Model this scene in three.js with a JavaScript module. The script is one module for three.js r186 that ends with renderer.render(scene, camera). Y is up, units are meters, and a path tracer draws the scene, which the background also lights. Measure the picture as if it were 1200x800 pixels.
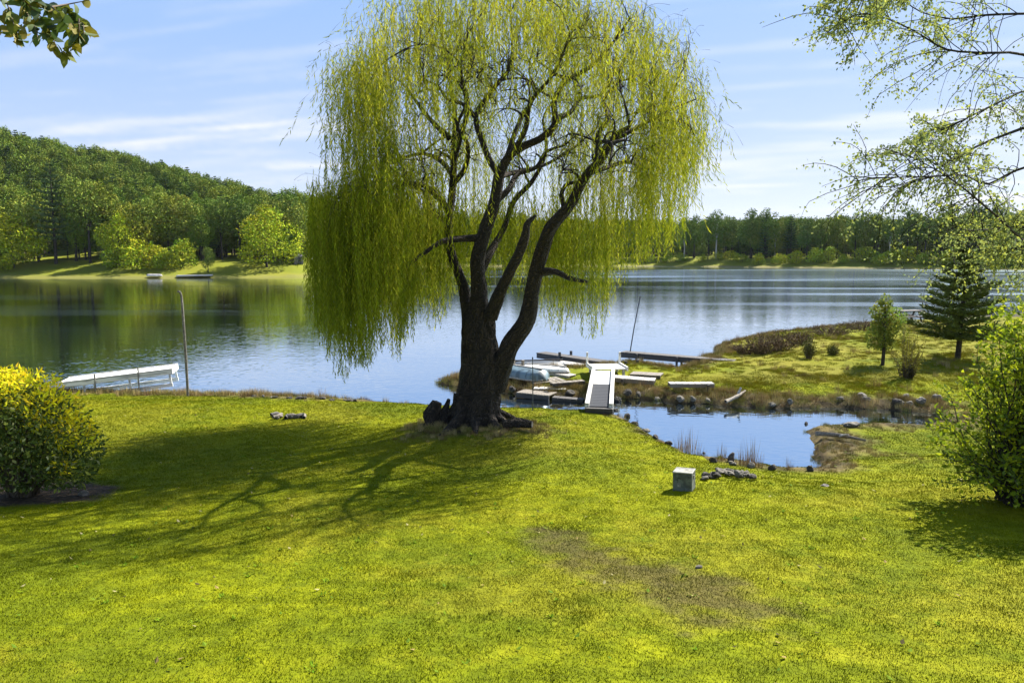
import * as THREE from 'three';
import { mergeGeometries } from 'three/addons/utils/BufferGeometryUtils.js';
import { RoundedBoxGeometry } from 'three/addons/geometries/RoundedBoxGeometry.js';

// ───────────────────────── camera, sky, sun, exposure ─────────────────────────
const F = 900, HC = 4.8, PITCH = Math.atan(104 / F);
const scene = new THREE.Scene();
const camera = new THREE.PerspectiveCamera(2 * Math.atan(400 / F) * 180 / Math.PI, 1.5, 0.1, 3000);
camera.position.set(0, HC, 0);
camera.lookAt(0, HC - Math.tan(PITCH), -1);
const renderer = new THREE.WebGLRenderer({ antialias: true });
renderer.toneMapping = THREE.LinearToneMapping;
renderer.toneMappingExposure = 3.2;
renderer.shadowMap.enabled = true;
const SUN = new THREE.Vector3(0.68, 0.95, -0.64).normalize();

// small deterministic helpers
function rng(seed) { let a = seed >>> 0; return () => { a = (a + 0x6D2B79F5) | 0; let t = Math.imul(a ^ (a >>> 15), 1 | a); t = (t + Math.imul(t ^ (t >>> 7), 61 | t)) ^ t; return ((t ^ (t >>> 14)) >>> 0) / 4294967296; }; }
const hash2 = (x, y) => { let h = Math.imul(x, 374761393) + Math.imul(y, 668265263); h = Math.imul(h ^ (h >>> 13), 1274126177); return ((h ^ (h >>> 16)) >>> 0) / 4294967296; };
function vn(x, y) { const xi = Math.floor(x), yi = Math.floor(y); let u = x - xi, v = y - yi; u = u * u * (3 - 2 * u); v = v * v * (3 - 2 * v); return (hash2(xi, yi) * (1 - u) + hash2(xi + 1, yi) * u) * (1 - v) + (hash2(xi, yi + 1) * (1 - u) + hash2(xi + 1, yi + 1) * u) * v; }
const fbm = (x, y, o = 4) => { let s = 0, a = 0.5, n = 0; for (let k = 0; k < o; k++) { s += a * vn(x, y); n += a; a *= 0.5; x = x * 2.03 + 17.1; y = y * 2.03 + 9.7; } return s / n; };
const clamp = (x, a = 0, b = 1) => Math.min(b, Math.max(a, x));
const sstep = (a, b, x) => { const t = clamp((x - a) / (b - a)); return t * t * (3 - 2 * t); };
const mix = (a, b, t) => a + (b - a) * t;
const mix3 = (a, b, t) => [mix(a[0], b[0], t), mix(a[1], b[1], t), mix(a[2], b[2], t)];
const pw = (tab, x) => { if (x <= tab[0][0]) return tab[0][1]; for (let i = 1; i < tab.length; i++) if (x <= tab[i][0]) return mix(tab[i - 1][1], tab[i][1], (x - tab[i - 1][0]) / (tab[i][0] - tab[i - 1][0])); return tab[tab.length - 1][1]; };
const V = (x, y, z) => new THREE.Vector3(x, y, z);

// sky: air and thin streaked cloud
{
  const W = 2048, H = 1024, data = new Float32Array(W * H * 4), EXP = 3.2;
  for (let j = 0; j < H; j++) {
    const el = ((j + 0.5) / H - 0.5) * Math.PI, y = Math.sin(el), ce = Math.cos(el);
    for (let i = 0; i < W; i++) {
      const az = ((i + 0.5) / W - 0.5) * 2 * Math.PI, dx = ce * Math.cos(az), dz = ce * Math.sin(az);
      const e = Math.max(0, el) * 180 / Math.PI;
      const t = 1 - Math.exp(-e / 9);
      let c = mix3([0.92, 0.97, 1.03], [0.275, 0.52, 1.0], t);
      const t2 = sstep(25, 75, e); c = mix3(c, [0.16, 0.32, 0.78], t2);
      const s = Math.max(0, dx * SUN.x + y * SUN.y + dz * SUN.z), low = Math.max(0, (dx * SUN.x + dz * SUN.z) / Math.hypot(SUN.x, SUN.z) / Math.max(0.05, ce)), glow = Math.pow(s, 6) * 0.3 + Math.pow(s, 40) * 0.6 + 0.28 * Math.exp(-e / 11) * low * low;
      c = [c[0] + glow * 0.75, c[1] + glow * 0.7, c[2] + glow * 0.6];
      // cirrus on a plane high above: long streaks drawn out along one direction
      const k = 1 / Math.max(0.06, y + 0.04), px = dx * k, pz = dz * k;
      const a = px * 0.96 + pz * 0.28, b = -px * 0.28 + pz * 0.96;
      const warp = fbm(a * 0.5 + 3, b * 0.5 + 8, 3);
      const n = fbm(a * 0.55 + warp * 1.2, b * 2.1 + warp * 2.0 + 5, 5), m = fbm(a * 0.23 + 40, b * 0.5 + 12, 3);
      let cl = sstep(0.5, 0.78, n) * sstep(0.42, 0.66, m) * 0.75 + sstep(0.5, 0.8, fbm(a * 1.7 + 9, b * 6 + 2, 4)) * 0.2;
      cl = clamp(cl * sstep(-1, 4, e));
      const w = 1.05 + glow * 0.5;
      c = mix3(c, [w, w, w * 1.02], cl);
      const o = (j * W + i) * 4;
      data[o] = c[0] / EXP; data[o + 1] = c[1] / EXP; data[o + 2] = c[2] / EXP; data[o + 3] = 1;
    }
  }
  const tex = new THREE.DataTexture(data, W, H, THREE.RGBAFormat, THREE.FloatType);
  tex.mapping = THREE.EquirectangularReflectionMapping; tex.magFilter = tex.minFilter = THREE.LinearFilter; tex.needsUpdate = true;
  scene.background = tex; scene.environment = tex;
}
const sun = new THREE.DirectionalLight(new THREE.Color(1, 0.95, 0.86), 5);
sun.position.copy(SUN).multiplyScalar(80).add(V(0, 0, -20)); sun.target.position.set(0, 0, -20);
sun.castShadow = true; sun.shadow.mapSize.set(4096, 4096);
Object.assign(sun.shadow.camera, { left: -45, right: 45, top: 45, bottom: -45, near: 1, far: 220 });
scene.add(sun, sun.target);

// ───────────────────────── photo pixel → place ─────────────────────────
const cp = Math.cos(PITCH), sp = Math.sin(PITCH);
function ray(px, py) { const a = (px - 600) / F, b = (400 - py) / F; return V(a, b * cp - sp, -(cp + b * sp)); }
function at(px, py, depth) { const d = ray(px, py); return d.multiplyScalar(depth / -d.z).add(V(0, HC, 0)); }
function onY(px, py, y) { const d = ray(px, py); return d.multiplyScalar((y - HC) / d.y).add(V(0, HC, 0)); }

// ───────────────────────── builders ─────────────────────────
const taken = {};
function numbered(n) { const k = taken[n] = (taken[n] ?? -1) + 1; return k ? `${n}_${String(k).padStart(3, '0')}` : n; }
function tag(o, label, category, group, kind) { o.userData.label = label; if (category) o.userData.category = category; if (group) o.userData.group = group; if (kind) o.userData.kind = kind; return o; }
function shade(o) { o.traverse((m) => { if (m.isMesh) { m.castShadow = true; m.receiveShadow = true; } }); return o; }
function mesh(name, geo, mat, parent) { const m = new THREE.Mesh(geo, mat); m.name = parent && parent !== scene ? name : numbered(name); m.castShadow = m.receiveShadow = true; (parent ?? scene).add(m); return m; }
function thing(name, label, category, pos, turn = 0, group) { const g = new THREE.Group(); g.name = numbered(name); if (pos) g.position.copy(pos); g.rotation.y = turn; tag(g, label, category, group); scene.add(g); return g; }
function dup(o, name, pos, turn, scale, label, group) { const c = o.clone(); c.name = numbered(name); c.position.copy(pos); c.rotation.y = turn; if (scale) c.scale.copy(scale); c.userData = { ...o.userData }; if (label) c.userData.label = label; if (group) c.userData.group = group; scene.add(c); return c; }
function struct(name, geo, mat, label, category) { const m = mesh(name, geo, mat); m.userData.kind = 'structure'; if (label) tag(m, label, category); return m; }

class Cloud { // loose faces: leaves, needles, blades, with colour per face
  constructor() { this.p = []; this.c = []; this.i = []; this.n = 0; }
  leaf(x, y, z, d, s, len, wid, col, fold = 0) { // base point, unit direction d, unit side s
    const mx = x + d.x * len * 0.45, my = y + d.y * len * 0.45, mz = z + d.z * len * 0.45, w = wid / 2;
    const nx = d.y * s.z - d.z * s.y, ny = d.z * s.x - d.x * s.z, nz = d.x * s.y - d.y * s.x, f = fold * w;
    this.p.push(x, y, z, mx + s.x * w + nx * f, my + s.y * w + ny * f, mz + s.z * w + nz * f, x + d.x * len, y + d.y * len, z + d.z * len, mx - s.x * w + nx * f, my - s.y * w + ny * f, mz - s.z * w + nz * f);
    for (let k = 0; k < 4; k++) this.c.push(col[0], col[1], col[2]);
    this.i.push(this.n, this.n + 1, this.n + 2, this.n, this.n + 2, this.n + 3); this.n += 4;
  }
  blade(x, y, z, tx, ty, tz, sx, sz, w, col) { this.p.push(x - sx * w, y, z - sz * w, x + sx * w, y, z + sz * w, tx, ty, tz); for (let k = 0; k < 3; k++) this.c.push(col[0], col[1], col[2]); this.i.push(this.n, this.n + 1, this.n + 2); this.n += 3; }
  geo() { const g = new THREE.BufferGeometry(); g.setAttribute('position', new THREE.Float32BufferAttribute(this.p, 3)); g.setAttribute('color', new THREE.Float32BufferAttribute(this.c, 3)); g.setIndex(this.i); return g; }
}
function rdir(R, up = 0) { const z = R() * 2 - 1, a = R() * 6.2832, r = Math.sqrt(1 - z * z); return V(r * Math.cos(a), z + up, r * Math.sin(a)).normalize(); }
function side(d, R) { const a = rdir(R); const s = V(d.y * a.z - d.z * a.y, d.z * a.x - d.x * a.z, d.x * a.y - d.y * a.x); return s.lengthSq() < 1e-6 ? V(1, 0, 0) : s.normalize(); }

function tube(pts, rad, seg = 6, per = 3, rough = 0, seed = 1, ridge = 0) { // tapered limb through points; rad at each point
  const curve = pts.length > 2 ? new THREE.CatmullRomCurve3(pts, false, 'centripetal') : new THREE.LineCurve3(pts[0], pts[1]);
  const n = Math.max(1, (pts.length - 1) * per), pos = [], uv = [], idx = [];
  let nrm = null, prev = null, len = 0, last = null;
  for (let k = 0; k <= n; k++) {
    const t = k / n, c = curve.getPoint(t), tg = curve.getTangent(t).normalize();
    if (!nrm) { nrm = Math.abs(tg.y) < 0.9 ? V(0, 1, 0) : V(1, 0, 0); }
    nrm.sub(tg.clone().multiplyScalar(nrm.dot(tg))).normalize();
    const bi = V().crossVectors(tg, nrm);
    const f = t * (pts.length - 1), i0 = Math.min(pts.length - 2, Math.floor(f)), r0 = mix(rad[i0], rad[i0 + 1], f - i0);
    if (last) len += c.distanceTo(last); last = c;
    for (let j = 0; j <= seg; j++) {
      const jj = j % seg, a = jj / seg * 6.2832;
      let r = r0;
      if (rough) r *= 1 + rough * ((fbm(jj * 1.7 + seed * 31, len * 1.3 + seed, 3) - 0.5) * 2 + (vn(jj * 3.1 + seed * 7, len * 5) - 0.5) * 0.7);
      if (ridge) r *= 1 + ridge * (Math.abs(vn(jj * 0.83 + seed * 3 + len * 0.5, len * 1.1 + seed) - 0.5) * 2 - 0.45);
      pos.push(c.x + (nrm.x * Math.cos(a) + bi.x * Math.sin(a)) * r, c.y + (nrm.y * Math.cos(a) + bi.y * Math.sin(a)) * r, c.z + (nrm.z * Math.cos(a) + bi.z * Math.sin(a)) * r);
      uv.push(j / seg * Math.max(1, Math.round(r0 * 6.28 / 0.5)), len / 0.6);
    }
  }
  for (let k = 0; k < n; k++) for (let j = 0; j < seg; j++) { const a = k * (seg + 1) + j, b = a + seg + 1; idx.push(a, b, a + 1, b, b + 1, a + 1); }
  // end cap
  const c0 = pos.length / 3; pos.push(last.x, last.y, last.z); uv.push(0, 0); for (let j = 0; j < seg; j++) idx.push(n * (seg + 1) + j, c0, n * (seg + 1) + j + 1);
  const g = new THREE.BufferGeometry(); g.setAttribute('position', new THREE.Float32BufferAttribute(pos, 3)); g.setAttribute('uv', new THREE.Float32BufferAttribute(uv, 2)); g.setIndex(idx); g.computeVertexNormals();
  return g;
}
function arch(a, b, rise, R, wob = 0.12) { // curved way from a to b
  const L = a.distanceTo(b), m = a.clone().lerp(b, 0.4); m.y += rise; m.x += (R() - 0.5) * wob * L; m.z += (R() - 0.5) * wob * L;
  const m2 = a.clone().lerp(b, 0.75); m2.y += rise * 0.9; m2.x += (R() - 0.5) * wob * L; m2.z += (R() - 0.5) * wob * L;
  return [a, m, m2, b];
}
function box(w, h, d, x = 0, y = 0, z = 0, r = 0.012) { const g = new RoundedBoxGeometry(w, h, d, 1, Math.min(r, w / 2.2, h / 2.2, d / 2.2)); g.translate(x, y, z); return g; }

// ───────────────────────── materials ─────────────────────────
function noiseTex(w, h, fn, srgb = false, rep = true) {
  const d = new Uint8Array(w * h * 4);
  for (let j = 0; j < h; j++) for (let i = 0; i < w; i++) { const c = fn(i / w, j / h, i, j), o = (j * w + i) * 4; d[o] = clamp(c[0]) * 255; d[o + 1] = clamp(c[1]) * 255; d[o + 2] = clamp(c[2]) * 255; d[o + 3] = 255; }
  const t = new THREE.DataTexture(d, w, h, THREE.RGBAFormat); t.magFilter = THREE.LinearFilter; t.minFilter = THREE.LinearMipmapLinearFilter; t.generateMipmaps = true;
  if (rep) t.wrapS = t.wrapT = THREE.RepeatWrapping; if (srgb) t.colorSpace = THREE.SRGBColorSpace; t.needsUpdate = true; return t;
}
// periodic noise for tiling
function pvn(x, y, p) { const xi = Math.floor(x), yi = Math.floor(y); let u = x - xi, v = y - yi; u = u * u * (3 - 2 * u); v = v * v * (3 - 2 * v); const m = (k) => ((k % p) + p) % p; return (hash2(m(xi), m(yi)) * (1 - u) + hash2(m(xi + 1), m(yi)) * u) * (1 - v) + (hash2(m(xi), m(yi + 1)) * (1 - u) + hash2(m(xi + 1), m(yi + 1)) * u) * v; }
const pf = (u, v, p, o) => { let s = 0, a = 0.5, n = 0; for (let k = 0; k < o; k++) { s += a * pvn(u * p, v * p, p); n += a; a *= 0.55; p *= 2; u += 0.37; v += 0.11; } return s / n; };
const barkFn = (u, v) => { const w = pf(u, v, 6, 3); const r = Math.abs(pvn(u * 10 + w * 4, v * 3 + w * 2, 10) - 0.5) * 2; return clamp(0.25 + r * 0.75 - pf(u, v, 24, 3) * 0.35); };
const barkTex = noiseTex(256, 256, (u, v) => { const b = barkFn(u, v); return [0.3 + b * 0.7, 0.29 + b * 0.67, 0.27 + b * 0.6]; }, true);
const barkBump = noiseTex(256, 256, (u, v) => { const b = barkFn(u, v); return [b, b, b]; });
const lin = (r, g, b) => new THREE.Color().setRGB(r, g, b);
const M = {};
M.willowBark = new THREE.MeshStandardMaterial({ name: 'willow bark', color: lin(0.12, 0.09, 0.062), map: barkTex, bumpMap: barkBump, bumpScale: 0.09, roughness: 0.95 });
M.greyBark = new THREE.MeshStandardMaterial({ name: 'grey bark', color: lin(0.14, 0.115, 0.09), map: barkTex, bumpMap: barkBump, bumpScale: 0.015, roughness: 0.95 });
M.twig = new THREE.MeshStandardMaterial({ name: 'twig', color: lin(0.10, 0.075, 0.045), roughness: 0.9 });
M.paleTrunk = new THREE.MeshStandardMaterial({ name: 'pale trunk', color: lin(0.34, 0.31, 0.26), roughness: 0.9 });
const leafMat = (name, tr, gloss = 0.2, rough = 0.9) => new THREE.MeshPhysicalMaterial({ name, vertexColors: true, roughness: tr ? 1 : rough, specularIntensity: gloss, transmission: tr, thickness: 0, side: THREE.DoubleSide, ior: 1.35 });
M.leaf = leafMat('leaf', 0.4);
M.farLeaf = leafMat('far foliage', 0, 0.25, 0.8);
M.needle = leafMat('needle', 0, 0.4, 0.6);
M.dry = leafMat('dry stalks', 0);
M.grass = leafMat('grass', 0, 0.15);
const woodTex = noiseTex(256, 256, (u, v) => { const g = pf(u * 1, v * 1, 4, 2), s = pvn(u * 4 + g, v * 48, 48), t = pf(u, v, 12, 3), k = 0.62 + 0.28 * s + 0.2 * (t - 0.5); return [k, k, k]; }, true);
M.wood = new THREE.MeshStandardMaterial({ name: 'weathered wood', color: lin(0.30, 0.26, 0.21), map: woodTex, bumpMap: woodTex, bumpScale: 0.004, roughness: 0.9 });
M.paleWood = new THREE.MeshStandardMaterial({ name: 'bleached wood', color: lin(0.62, 0.58, 0.52), map: woodTex, bumpMap: woodTex, bumpScale: 0.003, roughness: 0.85 });
M.darkWood = new THREE.MeshStandardMaterial({ name: 'wet dark wood', color: lin(0.09, 0.08, 0.075), map: woodTex, bumpMap: woodTex, bumpScale: 0.004, roughness: 0.8 });
const smudge = noiseTex(256, 256, (u, v) => { const k = 0.7 + 0.3 * sstep(0.25, 0.6, pf(u, v, 5, 4)) - 0.25 * sstep(0.62, 0.75, pf(u + 0.3, v, 9, 4)); return [k, k * 0.985, k * 0.95]; }, true);
M.whitePaint = new THREE.MeshStandardMaterial({ name: 'white paint', color: lin(0.82, 0.82, 0.81), map: smudge, roughness: 0.55 });
M.darkTread = new THREE.MeshStandardMaterial({ name: 'dark tread', color: lin(0.02, 0.023, 0.03), roughness: 0.95 });
M.blueHull = new THREE.MeshStandardMaterial({ name: 'blue grey hull', color: lin(0.13, 0.20, 0.25), map: smudge, roughness: 0.45 });
M.darkHull = new THREE.MeshStandardMaterial({ name: 'dark hull', color: lin(0.03, 0.045, 0.07), map: smudge, roughness: 0.5 });
M.metal = new THREE.MeshStandardMaterial({ name: 'galvanised tube', color: lin(0.35, 0.35, 0.34), map: smudge, roughness: 0.5, metalness: 0.6 });
M.rod = new THREE.MeshStandardMaterial({ name: 'dark rod', color: lin(0.05, 0.06, 0.075), roughness: 0.6 });
const stoneTex = noiseTex(256, 256, (u, v) => { const t = pf(u, v, 6, 5), k = 0.55 + 0.45 * t; return [k, k * 0.985, k * 0.95]; }, true);
M.stone = new THREE.MeshStandardMaterial({ name: 'fieldstone', color: lin(0.22, 0.205, 0.18), map: stoneTex, bumpMap: stoneTex, bumpScale: 0.02, roughness: 0.95 });
M.darkStone = new THREE.MeshStandardMaterial({ name: 'dark stone', color: lin(0.07, 0.062, 0.052), map: stoneTex, bumpMap: stoneTex, bumpScale: 0.02, roughness: 0.95 });
M.boxGrey = new THREE.MeshStandardMaterial({ name: 'grey green casing', color: lin(0.10, 0.12, 0.105), map: smudge, roughness: 0.7 });
M.boxLid = new THREE.MeshStandardMaterial({ name: 'pale lid', color: lin(0.24, 0.245, 0.22), map: smudge, roughness: 0.6 });

// ───────────────────────── ground: outline of the shore, heights ─────────────────────────
// bank line of the lawn, the pond and the low point, read off the photograph where the turf meets the water
const bankPx = [[-900, 452], [-300, 456], [0, 457], [90, 459], [210, 461], [330, 464], [420, 469], [480, 473], [560, 477], [620, 480], [690, 481], [728, 486], [748, 497], [770, 511], [795, 526], [815, 534], [850, 540], [900, 547], [940, 550], [962, 547], [969, 536], [958, 516], [947, 501], [958, 496], [990, 496], [1040, 495], [1090, 496], [1112, 487], [1095, 478],
  [1060, 475], [1010, 473], [960, 472], [930, 471], [900, 473], [865, 470], [830, 468], [790, 466], [750, 462], [725, 461], [690, 461], [650, 462], [610, 457], [570, 452], [535, 448], [516, 444], [535, 440], [575, 437], [620, 434], [660, 433], [700, 431], [735, 425], [760, 428], [790, 433], [812, 428], [822, 419], [850, 413], [838, 406], [870, 398], [905, 391], [950, 386], [1010, 380], [1100, 374], [1200, 368], [1500, 356], [2600, 340]];
const bank = bankPx.map(([a, b]) => { const p = onY(a, b, 0.14); return [p.x, p.z]; });
bank.push([140, 60], [-140, 60]);
function sdRaw(x, z) {
  let best = 1e9, inside = false;
  for (let i = 0, j = bank.length - 1; i < bank.length; j = i++) {
    const ax = bank[j][0], az = bank[j][1], bx = bank[i][0], bz = bank[i][1], ex = bx - ax, ez = bz - az;
    const t = clamp(((x - ax) * ex + (z - az) * ez) / (ex * ex + ez * ez + 1e-9)), dx = x - ax - ex * t, dz = z - az - ez * t;
    const d = dx * dx + dz * dz; if (d < best) best = d;
    if ((az > z) !== (bz > z) && x < (bx - ax) * (z - az) / (bz - az) + ax) inside = !inside;
  }
  return (inside ? 1 : -1) * Math.sqrt(best);
}
const SX0 = -100, SZ0 = -100, SN = 0.25, SW = 801, SH = 561, SD = new Float32Array(SW * SH);
for (let j = 0; j < SH; j++) for (let i = 0; i < SW; i++) SD[j * SW + i] = sdRaw(SX0 + i * SN, SZ0 + j * SN);
function sd(x, z) {
  const fx = clamp((x - SX0) / SN, 0, SW - 1.001), fz = clamp((z - SZ0) / SN, 0, SH - 1.001), i = fx | 0, j = fz | 0, u = fx - i, v = fz - j, o = j * SW + i;
  return mix(mix(SD[o], SD[o + 1], u), mix(SD[o + SW], SD[o + SW + 1], u), v) + (fbm(x * 1.3, z * 1.3, 3) - 0.5) * 0.45;
}
const LAWN = [[-30, 3.2], [0, 2.2], [6, 1.36], [9, 1.06], [11.5, 0.86], [14, 0.66], [17, 0.54], [20, 0.48], [24, 0.42], [30, 0.55], [38, 0.62], [50, 0.5], [70, 0.7], [120, 2]];
const WILLOW0 = onY(556, 498, 0.62);
function height(x, z) {
  const s = sd(x, z);
  if (s < -0.001) return 0.1 + Math.max(-1.6, s * 0.8);
  const L = pw(LAWN, -z) + (fbm(x * 0.22 + 5, z * 0.22, 3) - 0.5) * 0.26 + (fbm(x * 1.1, z * 1.1 + 7, 3) - 0.5) * 0.05;
  let h = mix(0.1, L, sstep(-0.2, 0.7, s) * 0.45 + sstep(0, 4.5, s) * 0.55);
  if (x > 5.5 && z < -16) h = mix(h, Math.min(h, 0.18), sstep(5.5, 7, x) * sstep(-16, -17.5, z) * sstep(-24, -22.5, z)); const w = Math.hypot(x - WILLOW0.x, z - WILLOW0.z); h += 0.22 * Math.exp(-w * w / 3.2);
  return h;
}
function onGround(px, py) { const d = ray(px, py); let t = 3; for (let k = 0; k < 4000; k++) { t += 0.02 + t * 0.0004; const y = HC + d.y * t; if (y <= Math.max(0, height(d.x * t, d.z * t))) break; } return V(d.x * t, height(d.x * t, d.z * t), d.z * t); }
const drop = (x, z) => V(x, height(x, z), z);

// colours of turf, mud, soil by place
const pA = onGround(640, 630), pB = onGround(850, 708), bushSpot = onGround(28, 580);
const G1 = [0.10, 0.126, 0.001], G2 = [0.186, 0.2, 0.001], GD = [0.205, 0.178, 0.009], MUD = [0.04, 0.029, 0.014], STRAW = [0.105, 0.078, 0.03], SOIL = [0.045, 0.032, 0.02];
function bare(x, z) { // scorched strip in the lawn
  const ex = pB.x - pA.x, ez = pB.z - pA.z, L2 = ex * ex + ez * ez, t = clamp(((x - pA.x) * ex + (z - pA.z) * ez) / L2), d = Math.hypot(x - pA.x - ex * t, z - pA.z - ez * t);
  return sstep(1.02, 0.1, d / (0.62 + 0.3 * t) + (fbm(x * 3.1 + 3, z * 3.1, 4) - 0.5) * 1.6);
}
function soil(x, z) { const d = Math.hypot((x - bushSpot.x) / 1.75, (z - bushSpot.z + 0.1) / 1.0); return sstep(1.0, 0.8, d + (fbm(x * 3, z * 3, 3) - 0.5) * 0.35); }
function wear(x, z, s) { // how much mud and dead growth shows instead of turf
  const d = -z; let m = sstep(0.75, 0.1, s + (fbm(x * 2.2 + 8, z * 2.2, 3) - 0.5) * 0.9);
  if (x > 4.2 && d > 14 && d < 27) m = Math.max(m, sstep(1.5, 0.3, s + (fbm(x * 0.9 + 2, z * 0.9, 4) - 0.5) * 2.2) * 0.95);
  if (d > 23 && x < 9) m = Math.max(m, sstep(1.6, 0.3, s + (fbm(x * 1.1, z * 1.1, 3) - 0.5) * 1.2));
  const w = Math.hypot(x - WILLOW0.x, (z - WILLOW0.z - 0.25) * 1.2); m = Math.max(m, sstep(2.1, 0.7, w + (fbm(x * 1.6, z * 1.6 + 3, 3) - 0.5) * 1.8));
  return m;
}
function turf(x, z) {
  const a = fbm(x * 0.33 + 11, z * 0.33 + 4, 4), b = fbm(x * 1.7, z * 1.7 + 30, 3), c = fbm(x * 7 + 3, z * 7, 3), e = vn(x * 24, z * 24);
  let col = mix3(G1, G2, sstep(0.3, 0.7, a * 0.5 + b * 0.35 + c * 0.25 - 0.05));
  const dry = sstep(0.5, 0.68, fbm(x * 0.4 + 50, z * 0.5 + 21, 3) * 0.62 + b * 0.25 + c * 0.2 - 0.02);
  col = mix3(col, GD, dry * 0.35);
  const k = 0.72 + 0.36 * e + 0.25 * (c - 0.5); return [col[0] * k, col[1] * k, col[2] * k];
}
function groundColor(x, z) {
  const s = sd(x, z); let c = turf(x, z);
  if (-z > 26 && x > 5) { const t = sstep(0.35, 0.65, fbm(x * 0.3 + 2, z * 0.2, 3)); c = mix3(c, [0.22, 0.19, 0.02], t * 0.6); c = [c[0] * 0.8, c[1] * 0.8, c[2] * 0.8]; }
  const mudC = mix3(MUD, STRAW, sstep(0.4, 0.66, fbm(x * 2.4 + 60, z * 2.4, 4)));
  c = mix3(c, mudC, wear(x, z, s)); c = mix3(c, mix3([0.035, 0.026, 0.011], [0.095, 0.07, 0.028], fbm(x * 9, z * 9, 3)), bare(x, z) * 0.75); { const e = vn(x * 30, z * 30), q = mix3(SOIL, [0.12, 0.085, 0.05], sstep(0.55, 0.9, e) * 0.8); c = mix3(c, q, soil(x, z)); }
  if (s < 0) c = mix3(c, [0.05, 0.045, 0.03], sstep(0, -0.5, s));
  return c;
}
{
  const TW = 2048, X0 = -26, X1 = 30, Z0 = -62, Z1 = -2;
  const enc = (v) => Math.pow(v, 1 / 2.2);
  const d = new Uint8Array(TW * TW * 4), bd = new Uint8Array(1024 * 1024 * 4);
  for (let j = 0; j < TW; j++) for (let i = 0; i < TW; i++) { const x = mix(X0, X1, (i + 0.5) / TW), z = mix(Z0, Z1, (j + 0.5) / TW), c = groundColor(x, z), o = (j * TW + i) * 4; for (let k = 0; k < 3; k++) d[o + k] = clamp(enc(c[k])) * 255; d[o + 3] = 255; }
  const tex = new THREE.DataTexture(d, TW, TW, THREE.RGBAFormat); tex.colorSpace = THREE.SRGBColorSpace; tex.magFilter = THREE.LinearFilter; tex.minFilter = THREE.LinearFilter; tex.wrapS = tex.wrapT = THREE.MirroredRepeatWrapping; tex.needsUpdate = true;
  const xs = [], zs = [];
  for (let x = -100; x < -26; x += 2) xs.push(x); for (let x = -26; x < 30; x += 0.2) xs.push(x); for (let x = 30; x <= 110; x += 2) xs.push(x);
  for (let z = 40; z > -4; z -= 1.5) zs.push(z); for (let z = -4; z > -30; z -= 0.16) zs.push(z); for (let z = -30; z > -62; z -= 0.35) zs.push(z); for (let z = -62; z >= -100; z -= 1.5) zs.push(z);
  const pos = [], uv = [], idx = [], u1 = [];
  for (const z of zs) for (const x of xs) { pos.push(x, height(x, z), z); u1.push(x / 1.3, z / 1.3); uv.push((x - X0) / (X1 - X0), (z - Z0) / (Z1 - Z0)); }
  const nx = xs.length; for (let j = 0; j < zs.length - 1; j++) for (let i = 0; i < nx - 1; i++) { const a = j * nx + i; idx.push(a, a + 1, a + nx, a + 1, a + nx + 1, a + nx); }
  const g = new THREE.BufferGeometry(); g.setAttribute('position', new THREE.Float32BufferAttribute(pos, 3)); g.setAttribute('uv', new THREE.Float32BufferAttribute(uv, 2)); g.setIndex(idx); g.computeVertexNormals();
  g.setAttribute('uv1', new THREE.Float32BufferAttribute(u1, 2)); const crumb = noiseTex(512, 512, (u, v) => { const k = pf(u, v, 9, 5) * 0.5 + sstep(0.5, 0.75, pf(u + 0.2, v + 0.6, 26, 3)) * 0.5; return [k, k, k]; }); crumb.channel = 1;
  struct('lawn', g, new THREE.MeshPhysicalMaterial({ name: 'turf and mud', map: tex, roughness: 1, specularIntensity: 0.15, bumpMap: crumb, bumpScale: 0.025 }), 'yellow green mown lawn sloping down to the lake and pond', 'lawn');
}

// lake
{
  const waveA = noiseTex(512, 512, (u, v) => { const k = pf(u, v, 6, 5) * 0.6 + pvn(u * 40 + pf(u, v, 8, 2) * 3, v * 40, 40) * 0.4; return [k, k, k]; });
  const g = new THREE.PlaneGeometry(2400, 1600, 1, 1); g.rotateX(-Math.PI / 2); g.translate(0, 0, -600);
  const uv = g.attributes.uv, p = g.attributes.position, u1 = []; for (let i = 0; i < p.count; i++) { uv.setXY(i, p.getX(i) / 7, p.getZ(i) / 4.5); u1.push((p.getX(i) + 320) / 640, (p.getZ(i) + 340) / 340); }
  g.setAttribute('uv1', new THREE.Float32BufferAttribute(u1, 2));
  // breeze: ruffled water lies out on the open lake, the lee under the hill and the pond stay smooth
  const breeze = noiseTex(1024, 1024, (u, v) => { const x = u * 640 - 320, d = 340 - v * 340, q = x / Math.max(1, d), n = fbm(x * 0.012 + 3, d * 0.06, 4), open = sstep(-0.1, 0.25, q + (n - 0.5) * 0.5) * sstep(48, 90, d), bands = sstep(0.56, 0.68, fbm(x * 0.01 + 30, d * 0.11 + 6, 4)) * sstep(34, 60, d) * 0.14; const k = clamp(0.08 + 0.27 * open * (0.6 + 1.2 * (n - 0.4)) + bands); return [k, k, k]; }, false, false);
  breeze.channel = 1; breeze.wrapS = breeze.wrapT = THREE.ClampToEdgeWrapping;
  struct('lake', g, new THREE.MeshPhysicalMaterial({ name: 'lake water', color: lin(0.42, 0.55, 0.67), metalness: 1, roughness: 0.5, roughnessMap: breeze, bumpMap: waveA, bumpScale: 0.006 }), 'calm blue lake and pond water mirroring sky and wooded hill', 'lake');
}

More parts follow.
